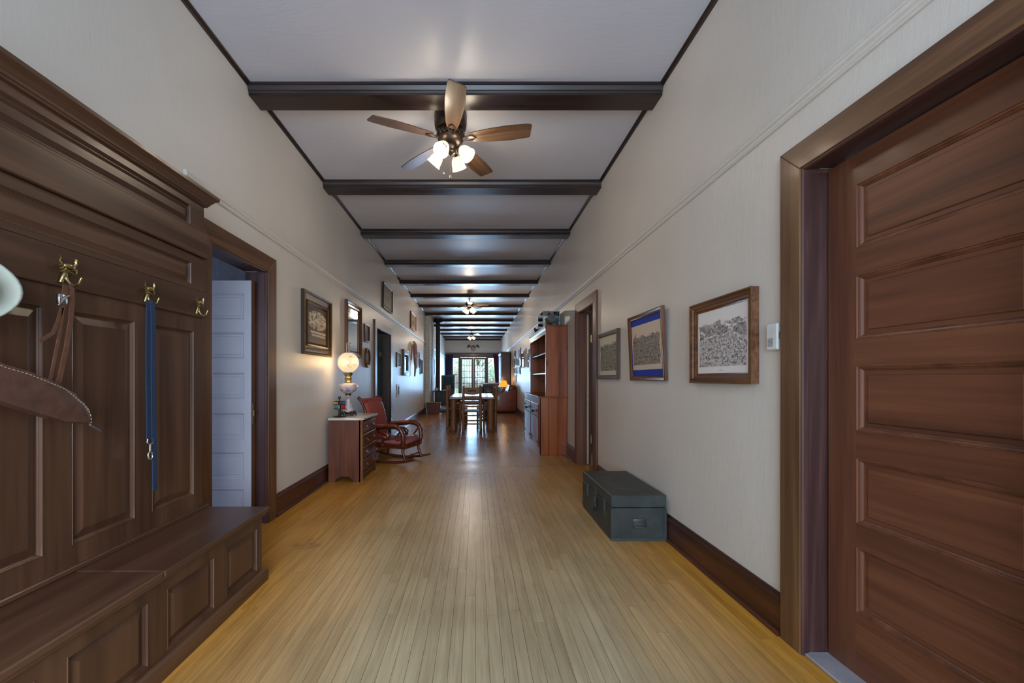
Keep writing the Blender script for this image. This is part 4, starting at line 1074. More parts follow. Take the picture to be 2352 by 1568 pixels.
# small revolving rack with coloured blocks
rk = E('colored_glass_carousel', 'small dark metal carousel with colored glass blocks beside the lamp', 'ornament', (-1.622, 4.93, .742))
m = MB(); m.lathe([(.075, 0), (.078, .004), (.06, .010), (.02, .016), (.014, .03), (.012, .10), (.014, .17), (.01, .19)], seg=24)
for z in (.095, .15, .185):
    m.lathe([(.068, z), (.070, z + .004), (.004, z + .008)], seg=24)
m.tube([(0, 0, .19), (0, 0, .225)], .005, 6); m.ball((0, 0, .222), .016, 1, .7, 1.1, 1); m.ball((-.012, 0, .236), .009, sub=1); m.ball((.012, 0, .238), .009, sub=1)
m.build('rack_frame', IRON, rk, 40)
cols_ = [(170, 30, 40), (220, 176, 40), (40, 110, 120), (200, 200, 196), (196, 110, 70), (60, 120, 60), (150, 24, 50), (40, 60, 120)]
for tier, z in ((0, .10), (1, .154)):
    for k in range(9):
        a = k * 2 * PI / 9 + tier * .35; col = cols_[(k * 3 + tier * 2) % 8]
        MB().box(.048, .064, -.013, .013, z, z + (.048 if tier == 0 else .028), bev=.003, rot=Matrix.Rotation(a, 4, 'Z'), piv=(0, 0, z)).build('glass_block', plain('glass_%d_%d_%d' % col, s2l(*col), .15, coat=.5), rk)

# ================================================================ ROCKING CHAIR (local faces +x)
rc = E('rocking_chair', 'carved wooden rocking chair with faded red upholstery beside the marble-top chest', 'rocking chair', (-1.185, 6.08, 0), math.radians(-20))
RED = plain('faded_red_velvet', s2l(152, 72, 66), .75, 0, .25, 120, .12)
REDS = plain('rose_seat_velvet', s2l(152, 84, 90), .75, 0, .25, 120, .12)
rw = W_rock('x')
def rockcurve(x): return .012 + (x + .02) ** 2 * .30
for s in (-1, 1):
    m = MB(); xs = [-.48 + .92 * k / 18 for k in range(19)]
    m.tube([(x, s * .235, rockcurve(x)) for x in xs], [.010 + .012 * math.sin(PI * k / 18) ** .5 for k in range(19)], 8, up=(0, 1, 0))
    m.ball((.445, s * .235, rockcurve(.445)), .018, 1.3, 1, 1, 1)
    m.build('rocker', rw, rc, 50)
    m = MB(); m.tube([(.26, s * .225, .24), (.265, s * .228, .16), (.29, s * .232, .09), (.31, s * .235, .045)], [.026, .020, .018, .024], 8); m.build('leg', rw, rc, 50)
    m = MB(); m.tube([(-.24, s * .225, .22), (-.25, s * .23, .12), (-.27, s * .235, .035)], [.026, .020, .020], 8); m.build('leg', rw, rc, 50)
m = MB(); m.tube([(.29, -.23, .10), (.29, .23, .10)], .011, 8); m.tube([(-.25, -.23, .12), (-.25, .23, .12)], .011, 8); m.build('stretcher', rw, rc, 50)
MB().prism([(-.28, -.235), (.30, -.255), (.31, -.245), (.31, .245), (.30, .255), (-.28, .235)], 'z', .215, .275, bev=.006).build('seat_frame', rw, rc)
m = MB(); m.prism([(-.27, -.21), (.28, -.235), (.30, -.22), (.30, .22), (.28, .235), (-.27, .21)], 'z', .272, .335, bev=.025); m.build('seat', REDS, rc, 60)
# curved back
bk = [(-.26, .25), (-.275, .36), (-.285, .46), (-.30, .58), (-.33, .70), (-.37, .80), (-.415, .88), (-.455, .925)]
def slabcurve(pts, w0, w1, th, name, mat, parent, crown=0, sub=1):
    m = MB(); R = []
    n_ = len(pts)
    for i, p in enumerate(pts):
        a = Vector((pts[max(i - 1, 0)][0], 0, pts[max(i - 1, 0)][1])); b = Vector((pts[min(i + 1, n_ - 1)][0], 0, pts[min(i + 1, n_ - 1)][1]))
        d = (b - a).normalized(); nn = Vector((d.z, 0, -d.x)); w = w0 + (w1 - w0) * i / (n_ - 1); c = Vector((p[0], 0, p[1]))
        row = []
        for t, k in ((-1, .0), (-.92, 1), (-.4, 1.25), (.4, 1.25), (.92, 1), (1, 0)): row.append(m.bm.verts.new(c + Vector((0, t * w, 0)) + nn * th * k))
        for t in (1, .5, -.5, -1): row.append(m.bm.verts.new(c + Vector((0, t * w * .98, 0)) - nn * th * .35))
        R.append(row)
    for a, b in zip(R, R[1:]):
        for k in range(10): m.bm.faces.new([a[k], a[(k + 1) % 10], b[(k + 1) % 10], b[k]])
    m.bm.faces.new(R[0][::-1]); m.bm.faces.new(R[-1])
    return m.build(name, mat, parent, 50, sub=sub)
slabcurve(bk[:-1], .215, .235, .038, 'backrest', RED, rc)
m = MB(); m.tube([(-.40, -.225, .875), (-.40, .225, .875)], .036, 12); m.build('back_roll', RED, rc, 50)
for s in (-1, 1):
    m = MB(); m.tube([(p[0] - .012, s * (.225 + .012 * i / 7), p[1]) for i, p in enumerate(bk)], [.020] * 7 + [.026], 8, up=(0, 1, 0)); m.ball((-.435, s * .235, .895), .030, 1, .6, 1, 1)
    m.build('back_stile', rw, rc, 50)
    y = s * .265
    # scrolled arm: sweeps forward, down the front and curls inward
    m = MB()
    m.tube([(-.28, s * .235, .50), (-.18, y, .50), (-.05, y + s * .01, .515), (.08, y + s * .015, .535), (.18, y + s * .015, .53), (.25, y + s * .01, .49), (.285, y, .42), (.29, y, .34), (.27, s * .25, .26)],
           [.022, .028, .034, .037, .037, .034, .032, .033, .036], 8, up=(0, 1, 0))
    m.tube([(-.20, y, .485), (-.08, y, .44), (0, y, .43), (.05, y, .40), (.04, y, .355), (-.005, y, .345), (-.025, y, .38), (.0, y, .40)], [.018, .026, .034, .036, .030, .026, .022, .018], 8, up=(0, 1, 0))
    m.tube([(.24, y, .46), (.20, y, .40), (.17, y, .37), (.19, y, .33), (.23, y, .34)], [.012, .014, .016, .012, .008], 8, up=(0, 1, 0))
    m.tube([(-.03, y, .36), (-.05, s * .25, .30), (-.06, s * .245, .25)], [.020, .018, .022], 8, up=(0, 1, 0))
    m.build('arm', rw, rc, 50)
    m = MB(); m.box(-.24, .10, y - .028, y + .028, .525, .555, bev=.014, rot=Matrix.Rotation(math.radians(-5), 4, 'Y')); m.build('arm_pad', RED, rc, 60)

# ================================================================ FOOTLOCKER
fl = E('footlocker', 'dark green wooden footlocker trunk on the floor against the right wall', 'trunk', (1.205, 3.458, 0))
def lockmat():
    m, nt, b = newmat('worn_green_paint'); v = vec(nt, rand=False)
    n = noise(nt, v, 6, 5, .65); n2 = noise(nt, vec(nt, (1, 1, 12), rand=False), 9, 4, .6)
    c = ramp(nt, n, [(.3, s2l(40, 44, 42)), (.55, s2l(52, 57, 54)), (.75, s2l(68, 73, 68))]).outputs[0]
    c = mixc(nt, sstep(nt, noise(nt, v, 34, 4, .7), .66, .74), c, s2l(86, 90, 82))
    L(nt, c, b.inputs['Base Color']); b.inputs['Roughness'].default_value = .5; bump(nt, b, n2, .2, .003); return m
LK = lockmat()
X0, X1_, Ya, Yb = -.203, .203, -.402, .402
MB().box(X0, X1_, Ya, Yb, 0, .243, bev=.004).build('trunk_body', LK, fl)
MB().box(X0 - .001, X1_ + .001, Ya - .001, Yb + .001, .246, .338, bev=.005).build('lid', LK, fl)
m = MB()
for xx in (X0, X1_):
    for yy in (Ya, Yb):
        sx = -1 if xx < 0 else 1; sy = -1 if yy < 0 else 1
        MB().box(xx - .003 if sx < 0 else xx - .022, xx + .022 if sx < 0 else xx + .003, yy + (-.004 if sy < 0 else .002), yy + (-.001 if sy < 0 else .004), .024, .24).build('corner_strip', LK, fl)
m = MB(); m.box(X0 - .003, X1_ + .003, Ya - .004, Ya - .001, .004, .022)
m.build('metal_edging', plain('green_edge_metal', s2l(66, 78, 80), .45, .3, .1, 40, .2), fl)
GM = plain('green_hardware', s2l(66, 72, 72), .5, .2, .1, 60, .2)
m = MB(); m.box(-.045, .055, Ya - .006, Ya - .001, .098, .165, bev=.002)
m.tube([(-.036, Ya - .008, .145), (-.040, Ya - .022, .125), (-.036, Ya - .030, .112), (.046, Ya - .030, .112), (.050, Ya - .022, .125), (.046, Ya - .008, .145)], .0045, 8)
m.box(-.038, .048, Ya - .014, Ya - .004, .140, .152, bev=.003); m.build('end_handle', GM, fl, 50)
for y in (.22, -.26):
    m = MB(); m.box(X0 - .008, X0 - .001, y - .016, y + .016, .16, .275, bev=.002); m.box(X0 - .014, X0 - .006, y - .010, y + .010, .18, .25, bev=.002); m.build('latch', GM, fl)
m = MB(); m.box(X0 - .008, X0 - .001, -.035, -.005, .20, .30, bev=.002); m.box(X0 - .016, X0 - .006, -.045, .012, .165, .215, bev=.004); m.box(X0 - .014, X0 - .001, -.03, 0, .13, .17, bev=.003)
m.build('hasp', GM, fl)
m = MB(); m.tube([(X0 - .016, -.03, .165), (X0 - .02, -.03, .14), (X0 - .02, -.01, .135), (X0 - .018, .0, .165)], .004, 6); m.box(X0 - .026, X0 - .012, -.035, .008, .10, .14, bev=.004); m.build('padlock', IRON, fl)

# ================================================================ PINE HUTCH (front faces -x)
HYA, HYB = 6.46, 8.34
hu = E('pine_hutch', 'tall knotty pine hutch with open shelves above plank doors on the right side', 'hutch', (1.0, HYA, 0), RW)
# local: x = -(Y-HYA) -> 0 .. -1.88 ; y = X-1.0 (0 front .. .425 back)
HL = HYB - HYA; HB = XR - 1.0 - .012
pz, px_ = W_pine('z'), W_pine('x')
for nm, x in (('near', 0), ('far', -HL)):
    sd_ = E('lower_side', None, None); sd_.parent = hu
    for k in range(3):
        a = .0 + HB * k / 3; b = HB * (k + 1) / 3
        MB().box(x - (.022 if x == 0 else 0), x + (0 if x == 0 else .022), a + .0015, b - .0015, 0, .895, bev=.003).build('board', pz, sd_)
    MB().box(x - (.022 if x == 0 else 0), x + (0 if x == 0 else .022), .105, HB, .92, 2.02, bev=.002).build('upper_side', pz, hu)
MB().box(-HL - .012, .012, -.022, HB, .895, .92, bev=.005).build('counter', px_, hu)
MB().box(-HL + .022, -.022, HB - .012, HB, .05, 2.0).build('back_board', pz, hu)
MB().box(-HL - .02, .02, .085, HB, 2.02, 2.036, bev=.003).build('top_board', px_, hu)
MB().prism([(.105, 1.90), (.105, 2.02), (.078, 2.02), (.084, 1.99), (.097, 1.96), (.097, 1.90)], 'x', -HL, 0).build('cornice', px_, hu)
for z in (1.27, 1.60): MB().box(-HL + .022, -.022, .125, HB - .012, z, z + .022, bev=.003).build('shelf', px_, hu)
m = MB(); m.box(-.045, .0, .097, .106, .92, 1.90); m.box(-HL, -HL + .045, .097, .106, .92, 1.90); m.build('face_stile', pz, hu)
m = MB(); m.box(-HL, 0, -.002, .018, .80, .895); m.box(-HL, 0, -.002, .018, 0, .11)
for x in (-.05, -HL / 2 - .025 + .0, -HL): m.box(x, x + .05, -.002, .018, .11, .80)
m.build('face_frame', px_, hu)
for di in range(2):
    xa = -.05 - di * (HL / 2 - .0) + (0 if di == 0 else .025 - .0); xb = (-HL / 2 + .025) if di == 0 else (-HL + .05)
    if di == 1: xa = -HL / 2 - .025
    dw = xa - xb
    d = E('door', None, None); d.parent = hu
    for half in range(1):
        nb = 6
        for k in range(nb):
            a = xb + dw * k / nb; b = xb + dw * (k + 1) / nb
            MB().box(a + .003, b - .003, -.016, -.0022, .115, .795, bev=.006).build('plank', pz, d)
    m = MB()
    for z in (.20, .70):
        for e_ in (0, 1):
            x0 = xa - .005 if e_ == 0 else xb + .005; s = -1 if e_ == 0 else 1
            m.prism([(x0, z - .018), (x0 + s * .05, z - .014), (x0 + s * .16, z - .006), (x0 + s * .18, z), (x0 + s * .16, z + .006), (x0 + s * .05, z + .014), (x0, z + .018)], 'y', -.030, -.0155)
    m.box(xb + .02, xa - .02, -.022, -.0155, .585, .605)
    m.build('strap_hinge', IRON, d)
    m = MB()
    for x in ((xa + xb) / 2 - .04, (xa + xb) / 2 + .04): m.lathe([(.010, 0), (.010, .016), (.024, .024), (.024, .036), (.008, .044)], (x, -.016, .66), 12, Matrix.Rotation(PI / 2, 4, 'X'))
    m.build('knob', IRON, d, 40)
def onhutch(name, label, cat, Xw, Yw, z): return E(name, label, cat, (Xw, Yw, z))
CER = plain('white_ceramic', s2l(214, 212, 206), .2, coat=.4)
for i, (xx, yy, lb) in enumerate(((1.19, 6.60, 'nearest the side'), (1.20, 6.72, 'second'), (1.24, 6.85, 'farthest'))):
    c = E('white_cup', 'small white ceramic cup on the hutch counter, %s of three' % ['nearest', 'middle', 'farthest'][i], 'cup', (xx, yy, .9205), .8 * i, 'cups on the hutch')
    MB().lathe([(.02, 0), (.026, .003), (.034, .03), (.038, .058), (.035, .058), (.031, .03), (.02, .008), (.001, .007)], seg=18, cap=False).build('bowl', CER, c, 50)
    MB().tube([(.035, 0, .046), (.055, 0, .044), (.058, 0, .028), (.034, 0, .018)], .004, 7).build('handle', CER, c, 50)
def feathermat(nm, a, b_):
    m, nt, b = newmat(nm); v = vec(nt, (1, 1, .6), rand=False)
    vo = nt.nodes.new('ShaderNodeTexVoronoi'); vo.inputs['Scale'].default_value = 55; L(nt, v, vo.inputs[0])
    L(nt, ramp(nt, vo.outputs['Distance'], [(.1, b_), (.5, a)]).outputs[0], b.inputs['Base Color']); b.inputs['Roughness'].default_value = .7; return m
FE1 = feathermat('feather_grey', s2l(96, 92, 96), s2l(150, 142, 132)); FE2 = plain('feather_dark', s2l(52, 50, 60), .6, 0, .2, 50, .2)
def quail(label, x, y, s, rz):
    q = E('quail_figure', label, 'bird figure', (x, y, 2.036), rz, 'mounted quails')
    m = MB(); m.ball((0, 0, .105 * s), .062 * s, 1.25, .95, 1.0, 3, Matrix.Rotation(-.6, 4, 'Y')); m.ball((.03 * s, 0, .145 * s), .042 * s, 1, .9, 1.1, 2)
    m.build('body', FE1, q, 0)
    m = MB(); m.ball((.045 * s, 0, .185 * s), .026 * s, 1.1, .9, 1, 2); m.tube([(.068 * s, 0, .185 * s), (.085 * s, 0, .178 * s)], [.008 * s, .002 * s], 6); m.build('head', FE2, q, 0)
    m = MB(); m.tube([(.045 * s, 0, .208 * s), (.05 * s, 0, .225 * s), (.066 * s, 0, .236 * s)], [.003 * s, .006 * s, .004 * s], 6); m.build('plume', FE2, q, 0)
    m = MB(); m.tube([(-.05 * s, 0, .085 * s), (-.11 * s, 0, .05 * s)], [.026 * s, .012 * s], 8, flat=.5); m.build('tail', FE2, q, 0)
    m = MB()
    for sy in (-1, 1):
        m.tube([(.0, sy * .02 * s, .06 * s), (.005, sy * .022 * s, .006)], .004 * s, 6)
        for a in (-.5, 0, .5): m.tube([(.005, sy * .022 * s, .005), (.005 + .03 * s * math.cos(a), sy * .022 * s + .03 * s * math.sin(a), .004)], .003 * s, 5)
    m.build('legs', FE2, q, 0)
    for sy in (-1, 1): MB().ball((-.015 * s, sy * .052 * s, .105 * s), .04 * s, 1.5, .35, .8, 2, Matrix.Rotation(-.5, 4, 'Y')).build('wing', FE1, q, 0)
quail('larger mounted quail with curled plume at the near end of the hutch top', 1.215, 6.60, 1.0, math.radians(200))
gc = E('glass_display_case', 'small glass display case standing on the hutch top behind the larger quail', 'display case', (1.24, 7.1, 2.036))
m = MB(); m.box(-.13, .15, -.26, .26, 0, .02, bev=.003); m.build('base', W_log('y'), gc)
OCH = plain('case_trim', s2l(176, 164, 110), .5)
for xx in (-.13, .143):
    for yy in (-.26, .253): MB().box(xx, xx + .007, yy, yy + .007, .02, .28).build('corner_post', OCH, gc)
m = MB(); m.box(-.13, .15, -.26, -.253, .273, .28); m.box(-.13, .15, .253, .26, .273, .28); m.box(-.13, -.123, -.26, .26, .273, .28); m.box(.143, .15, -.26, .26, .273, .28); m.build('top_frame', OCH, gc)
m = MB(); m.box(-.128, -.126, -.253, .253, .02, .273); m.box(.146, .148, -.253, .253, .02, .273); m.box(-.123, .143, -.258, -.256, .02, .273); m.box(-.123, .143, .256, .258, .02, .273); m.box(-.123, .143, -.253, .253, .276, .278); m.build('glass', PANE, gc)
q2 = quail('smaller mounted quail inside the glass case on the hutch', 1.235, 7.0, .8, math.radians(190))
for o in bpy.data.objects:
    if o.get('label', '').startswith('smaller mounted'): o.location.z = 2.057
gr_ = MB(); rg = random.Random(5)
for k in range(60):
    x, y = rg.uniform(-.09, .11), rg.uniform(-.2, .2)
    if abs(y + .1) < .06 and abs(x) < .08: continue
    gr_.tube([(x, y, .02), (x + rg.uniform(-.02, .02), y + rg.uniform(-.02, .02), .02 + rg.uniform(.05, .12))], [.003, .001], 4)
o = gr_.build('dried_grass', plain('dried_grass', s2l(190, 180, 140), .8), gc); o['kind'] = 'stuff'
rb = E('red_bird_figure', 'small dark red bird figure at the far end of the hutch top', 'bird figure', (1.16, 7.85, 2.036), math.radians(160))
RB = plain('dark_red_glaze', s2l(92, 36, 30), .3)
m = MB(); m.ball((0, 0, .065), .04, 1.3, .9, 1, 2, Matrix.Rotation(-.5, 4, 'Y')); m.ball((.035, 0, .105), .022, sub=2); m.tube([(.05, 0, .105), (.072, 0, .10)], [.007, .002], 6); m.tube([(-.04, 0, .06), (-.09, 0, .05)], [.018, .008], 6, flat=.5)
m.build('body', RB, rb, 0)
MB().lathe([(.03, 0), (.03, .012), (.012, .018), (.010, .035)], seg=14).build('stand', RB, rb, 40)

# ================================================================ DINING TABLE AND LOG CHAIRS
tb = E('dining_table', 'long rustic log-legged dining table with glossy top in the middle of the room', 'table', (-.085, 10.8, 0))
TL, TWd = 1.2, .53
m = MB()
for k in range(1): m.box(-TWd, TWd, -TL, TL, .715, .77, bev=.012)
m.build('table_top', W_table('y'), tb)
lg = None
for sx in (-1, 1):
    for sy in (-1, 1):
        if lg is None: lg = MB().lathe([(.088, 0), (.082, .1), (.076, .3), (.074, .5), (.080, .66), (.07, .716)], seg=16).build('leg', W_log('z'), tb, 40); o = lg
        else: o = lg.copy(); COL.objects.link(o)
        o.location = (sx * (TWd - .10), sy * (TL - .15), 0)
m = MB(); m.tube([(-TWd + .1, -TL + .15, .62), (TWd - .1, -TL + .15, .62)], .04, 10); m.tube([(-TWd + .1, TL - .15, .62), (TWd - .1, TL - .15, .62)], .04, 10); m.build('end_rail', W_log('x'), tb, 50)
def logchair(label, arms, loc, rz):
    c = E('dining_chair', label, 'chair', loc, rz, 'log dining chairs')
    lz, lx = W_log('z'), W_log('x')
    for s in (-1, 1):
        MB().tube([(s * .20, -.24, 0), (s * .20, -.235, .45), (s * .195, -.25, .75), (s * .185, -.27, 1.03)], [.036, .038, .034, .026], 10).build('leg', lz, c, 50)
        fx_ = .28 if arms else .20
        m = MB(); m.tube([(s * fx_, .20, 0), (s * fx_, .20, .30), (s * fx_, .20, .64 if arms else .44)], [.028, .030, .026], 10)
        if arms: m.ball((s * fx_, .20, .645), .038, 1, 1, .8, 2)
        m.build('leg', lz, c, 50)
        if arms: MB().tube([(s * .20, -.24, .62), (s * .25, .0, .625), (s * .28, .19, .62)], .022, 8).build('arm', lz, c, 50)
    m = MB(); m.prism([(-.185, .86), (-.12, .84), (0, .83), (.12, .84), (.185, .86), (.185, .95), (.15, .99), (.08, 1.0), (0, .985), (-.08, 1.0), (-.15, .99), (-.185, .95)], 'y', -.278, -.245, bev=.006)
    m.build('top_slat', W_log('x'), c)
    m = MB(); m.prism([(-.10, .905), (-.04, .90), (.04, .91), (.10, .905), (.09, .935), (.02, .945), (-.03, .935), (-.09, .94)], 'y', -.2815, -.277); m.build('carving', plain('burnt_carving', s2l(60, 36, 20), .6), c)
    for z, h_ in ((.775, .06), (.665, .06), (.565, .045)):
        m = MB(); m.box(-.19, .19, -.262, -.232, z - h_ / 2, z + h_ / 2, bev=.010); m.build('slat', lx, c)
    m = MB(); m.prism([(-.20, -.25), (.20, -.25), (fx_ , .20), (fx_ - .02, .23), (-fx_ + .02, .23), (-fx_, .20)], 'z', .435, .47, bev=.010); m.build('seat', lx, c)
    m = MB(); m.tube([(-.20, -.235, .17), (.20, -.235, .17)], .018, 8); m.tube([(-fx_, .2, .20), (fx_, .2, .20)], .018, 8); m.tube([(-.2, -.235, .36), (.2, -.235, .36)], .018, 8)
    m.build('stretcher', lx, c, 50)
    for s in (-1, 1): MB().tube([(s * .20, -.235, .24), (s * fx_, .20, .24)], .016, 8).build('side_stretcher', lx, c, 50)
    return c
logchair('log armchair at the near end of the dining table, back to the viewer', True, (-.085, 9.62, 0), 0)
sd = logchair('log side chair on the left side of the table, nearer one', False, (-.45, 10.35, 0), -PI / 2)
dup(sd, (-.45, 11.25, 0), -PI / 2, 'log side chair on the left side of the table, farther one')
dup(sd, (.25, 10.35, 0), PI / 2, 'log side chair on the right side of the table, nearer one')
dup(sd, (.25, 11.25, 0), PI / 2, 'log side chair on the right side of the table, farther one')

# ================================================================ LIVING AREA
LTH = plain('red_brown_leather', s2l(118, 50, 26), .34, 0, .15, 30, .18, .15)
DKL = plain('dark_brown_leather', s2l(60, 46, 46), .35, 0, .15, 30, .18, .15)
def sofa(name, label, loc, rz, width, mat, depth=.86):
    """local: faces -x... front toward -x, arms at +-y"""
    s = E(name, label, 'sofa', loc, rz); w = width / 2; d = depth / 2
    MB().box(-d + .04, d, -w + .02, w - .02, .05, .30, bev=.02).build('base', mat, s)
    for sg in (-1, 1):
        m = MB(); poly = [(-d, .05), (d, .05), (d, .80), (d - .10, .86), (d - .25, .78), (-d + .30, .63), (-d + .08, .62), (-d, .56)]
        ya = sg * (w - .20); yb = sg * w
        m.prism(poly, 'y', min(ya, yb), max(ya, yb), bev=.05); m.build('arm', mat, s, 60)
    n_ = 2 if width > 1.2 else 1
    for k in range(n_):
        a = -w + .2 + (width - .4) * k / n_; b = -w + .2 + (width - .4) * (k + 1) / n_
        m = MB(); m.box(-d + .02, d - .22, a + .005, b - .005, .29, .47, bev=.05); m.build('seat_cushion', mat, s, 60)
        m = MB(); m.box(d - .30, d - .06, a + .005, b - .005, .42, .97, bev=.07, rot=Matrix.Rotation(math.radians(10), 4, 'Y')); m.build('back_cushion', mat, s, 60)
    MB().box(d - .14, d, -w + .1, w - .1, .1, .84, bev=.04).build('back_panel', mat, s, 60)
    return s
sofa('leather_sofa', 'red-brown leather sofa along the right wall beyond the dining table', (1.0, 15.2, 0), 0, 1.9, LTH)
def stripe():
    m, nt, b = newmat('striped_blanket'); tc = nt.nodes.new('ShaderNodeTexCoord'); sp = nt.nodes.new('ShaderNodeSeparateXYZ'); L(nt, tc.outputs['Object'], sp.inputs[0])
    f = math_(nt, 'FRACT', math_(nt, 'MULTIPLY', sp.outputs[0], 5.0)); k = math_(nt, 'LESS_THAN', f, .28)
    L(nt, mixc(nt, k, s2l(70, 48, 42), s2l(206, 204, 206)), b.inputs['Base Color']); b.inputs['Roughness'].default_value = .9; return m
bl_ = E('striped_blanket', 'striped blanket draped over the arm of the red-brown leather sofa', 'blanket', (.99, 14.33, 0))
m = MB(); pp = [(-.30, .645), (-.14, .655), (.0, .72), (.16, .80), (.28, .855)]
def band(m, pts, y0, y1, th=.008):
    for a, b in zip(pts, pts[1:]): m.hexa([(a[0], y0, a[1]), (a[0], y1, a[1]), (a[0], y1, a[1] + th), (a[0], y0, a[1] + th)], [(b[0], y0, b[1]), (b[0], y1, b[1]), (b[0], y1, b[1] + th), (b[0], y0, b[1] + th)])
band(m, pp, -.06, .14)
m.build('blanket_top', stripe(), bl_)
tb2 = E('side_table', 'small dark side table under the orange lamp', 'side table', (1.10, 16.38, 0))
MB().box(-.2, .2, -.2, .2, .56, .60, bev=.006).build('top', W_base('x'), tb2)
for sx in (-1, 1):
    for sy in (-1, 1): MB().box(sx * .17 - .02, sx * .17 + .02, sy * .17 - .02, sy * .17 + .02, 0, .56).build('leg', W_base('z'), tb2)
tl = E('table_lamp', 'table lamp with glowing orange pleated shade behind the leather sofa', 'lamp', (1.10, 16.38, .60))
MB().lathe([(.07, 0), (.075, .01), (.05, .03), (.06, .09), (.085, .14), (.06, .20), (.02, .24), (.015, .30)], seg=20).build('lamp_base', plain('dark_glaze', s2l(50, 40, 44), .2), tl, 50)
OR = emis('lit_orange_shade', (1.0, .36, .04), 1.05, (.5, .25, .06))
m = MB(); K = 36
A = [m.bm.verts.new(((.10 + .004 * (k % 2)) * math.cos(k * 2 * PI / K), (.10 + .004 * (k % 2)) * math.sin(k * 2 * PI / K), .52)) for k in range(K)]
B = [m.bm.verts.new(((.185 + .008 * (k % 2)) * math.cos(k * 2 * PI / K), (.185 + .008 * (k % 2)) * math.sin(k * 2 * PI / K), .27)) for k in range(K)]
for k in range(K): m.bm.faces.new([A[k], A[(k + 1) % K], B[(k + 1) % K], B[k]])
m.build('lamp_shade', OR, tl, solid=.003)
pt('orange_lamp_light', (1.10, 16.38, 1.18), 4, (1, .55, .2), .06)
# curio cabinet, front faces -x
cc = E('curio_cabinet', 'tall dark wood curio cabinet with glass front against the right wall', 'cabinet', (1.04, 16.9, 0), RW)
wz_ = W_base('z')
MB().box(-1.55, 0, 0, .38, 0, .30, bev=.004).build('base', wz_, cc)
MB().box(-.03, 0, 0, .38, .3, 2.2).build('side_panel', wz_, cc); MB().box(-1.55, -1.52, 0, .38, .3, 2.2).build('side_panel', wz_, cc)
MB().box(-1.55, 0, .36, .38, .3, 2.2).build('back_panel', wz_, cc)
MB().box(-1.58, .03, -.03, .38, 2.2, 2.30, bev=.015).build('top', wz_, cc)
for z in (.78, 1.25, 1.72): MB().box(-1.52, -.03, .03, .36, z, z + .018).build('shelf', wz_, cc)
for k in range(3):
    a = -.03 - k * .497; b = a - .497; d = E('glass_door', None, None); d.parent = cc
    m = MB(); m.box(b, b + .05, -.004, .018, .3, 2.2); m.box(a - .05, a, -.004, .018, .3, 2.2); m.box(b + .05, a - .05, -.004, .018, .3, .36); m.box(b + .05, a - .05, -.004, .018, 2.14, 2.2); m.build('door_frame', wz_, d)
    MB().box(b + .05, a - .05, .004, .008, .36, 2.14).build('pane', PANE, d)
# second seat near the doors with pale throw
sofa('leather_armchair', 'dark leather armchair with pale throw near the glazed far doors', (.72, 20.6, 0), math.radians(90), 1.15, DKL)
th_ = E('pale_throw', 'pale throw blanket lying over the dark armchair by the glazed doors', 'blanket', (.72, 20.6, 0))
m = MB(); m.prism([(-.35, .93), (.3, .96), (.46, .90), (.48, .94), (.32, .99), (-.36, .97)], 'y', -.40, -.02, bev=.01); m.build('throw', plain('pale_throw_cloth', s2l(190, 196, 214), .9, 0, .3, 30, .08), th_)

# chimney, stove
ch = S('wall_chimney', 'white painted brick chimney breast on the left wall', (XL, 14.4, 0))
BR = plain('painted_brick', s2l(196, 202, 196), .55, 0, .3, 30, .12)
MB().box(0, .135, .012, 1.5, 0, ZC).build('mortar_core', plain('mortar', s2l(150, 152, 148), .8), ch)
m = MB(); k = 0; z = .0; rg = random.Random(2)
while z < ZC - .01:
    zt = min(z + .066, ZC - .002); off = .1 if k % 2 else 0
    # end face towards the viewer (two bricks) and side face towards the hall
    m.box(.0, .146 if k % 2 else .10, 0, .06, z + .004, zt - .002, bev=.003)
    if not k % 2: m.box(.106, .148, 0, .06, z + .004, zt - .002, bev=.003)
    y = .0 + off
    while y < 1.5:
        ye = min(y + .21, 1.5); m.box(.10, .148 + rg.uniform(-.002, .002), max(y, .062) + .003, ye - .003, z + .004, zt - .002) if ye > .08 else None
        y += .21
    z += .07; k += 1
o = m.build('bricks', BR, ch); o['kind'] = 'stuff'
hearth = E('brick_hearth', 'low dark hearth slab under the wood stove', 'hearth', (-1.25, 15.7, 0)); 
MB().box(-.45, .55, -.85, .75, 0, .045, bev=.008).build('slab', plain('dark_slate', s2l(64, 60, 60), .6, 0, .3, 20, .2), hearth)
ws = E('wood_stove', 'black cast iron wood stove with tall stovepipe rising to the ceiling', 'stove', (-1.27, 15.75, .045))
MB().box(-.27, .27, -.26, .26, .14, .66, bev=.015).build('firebox', IRON, ws)
MB().box(-.31, .31, -.30, .30, .66, .70, bev=.008).build('top_plate', IRON, ws)
for sx in (-1, 1):
    for sy in (-1, 1): MB().tube([(sx * .2, sy * .2, .15), (sx * .24, sy * .23, .06), (sx * .24, sy * .23, 0)], [.03, .02, .025], 8).build('leg', IRON, ws, 50)
MB().box(-.17, .17, -.275, -.255, .22, .58, bev=.006).build('stove_door', IRON, ws)
pipe = MB().tube([(-.165, 0, .70), (-.165, 0, ZC - .05)], .082, 20); pipe.build('stovepipe', IRON, ws, 40)
m = MB(); m.lathe([(.10, ZC - .20), (.20, ZC - .18), (.24, ZC - .14), (.24, ZC - .13), (.10, ZC - .12)], (-.165, 0, 0), 24); m.lathe([(.13, ZC - .09), (.13, ZC - .05)], (-.165, 0, 0), 24); m.build('ceiling_collar', IRON, ws, 40)
kt = E('enamel_kettle', 'small pale enamel kettle on the wood stove left of the pipe', 'kettle', (-1.475, 15.52, .745))
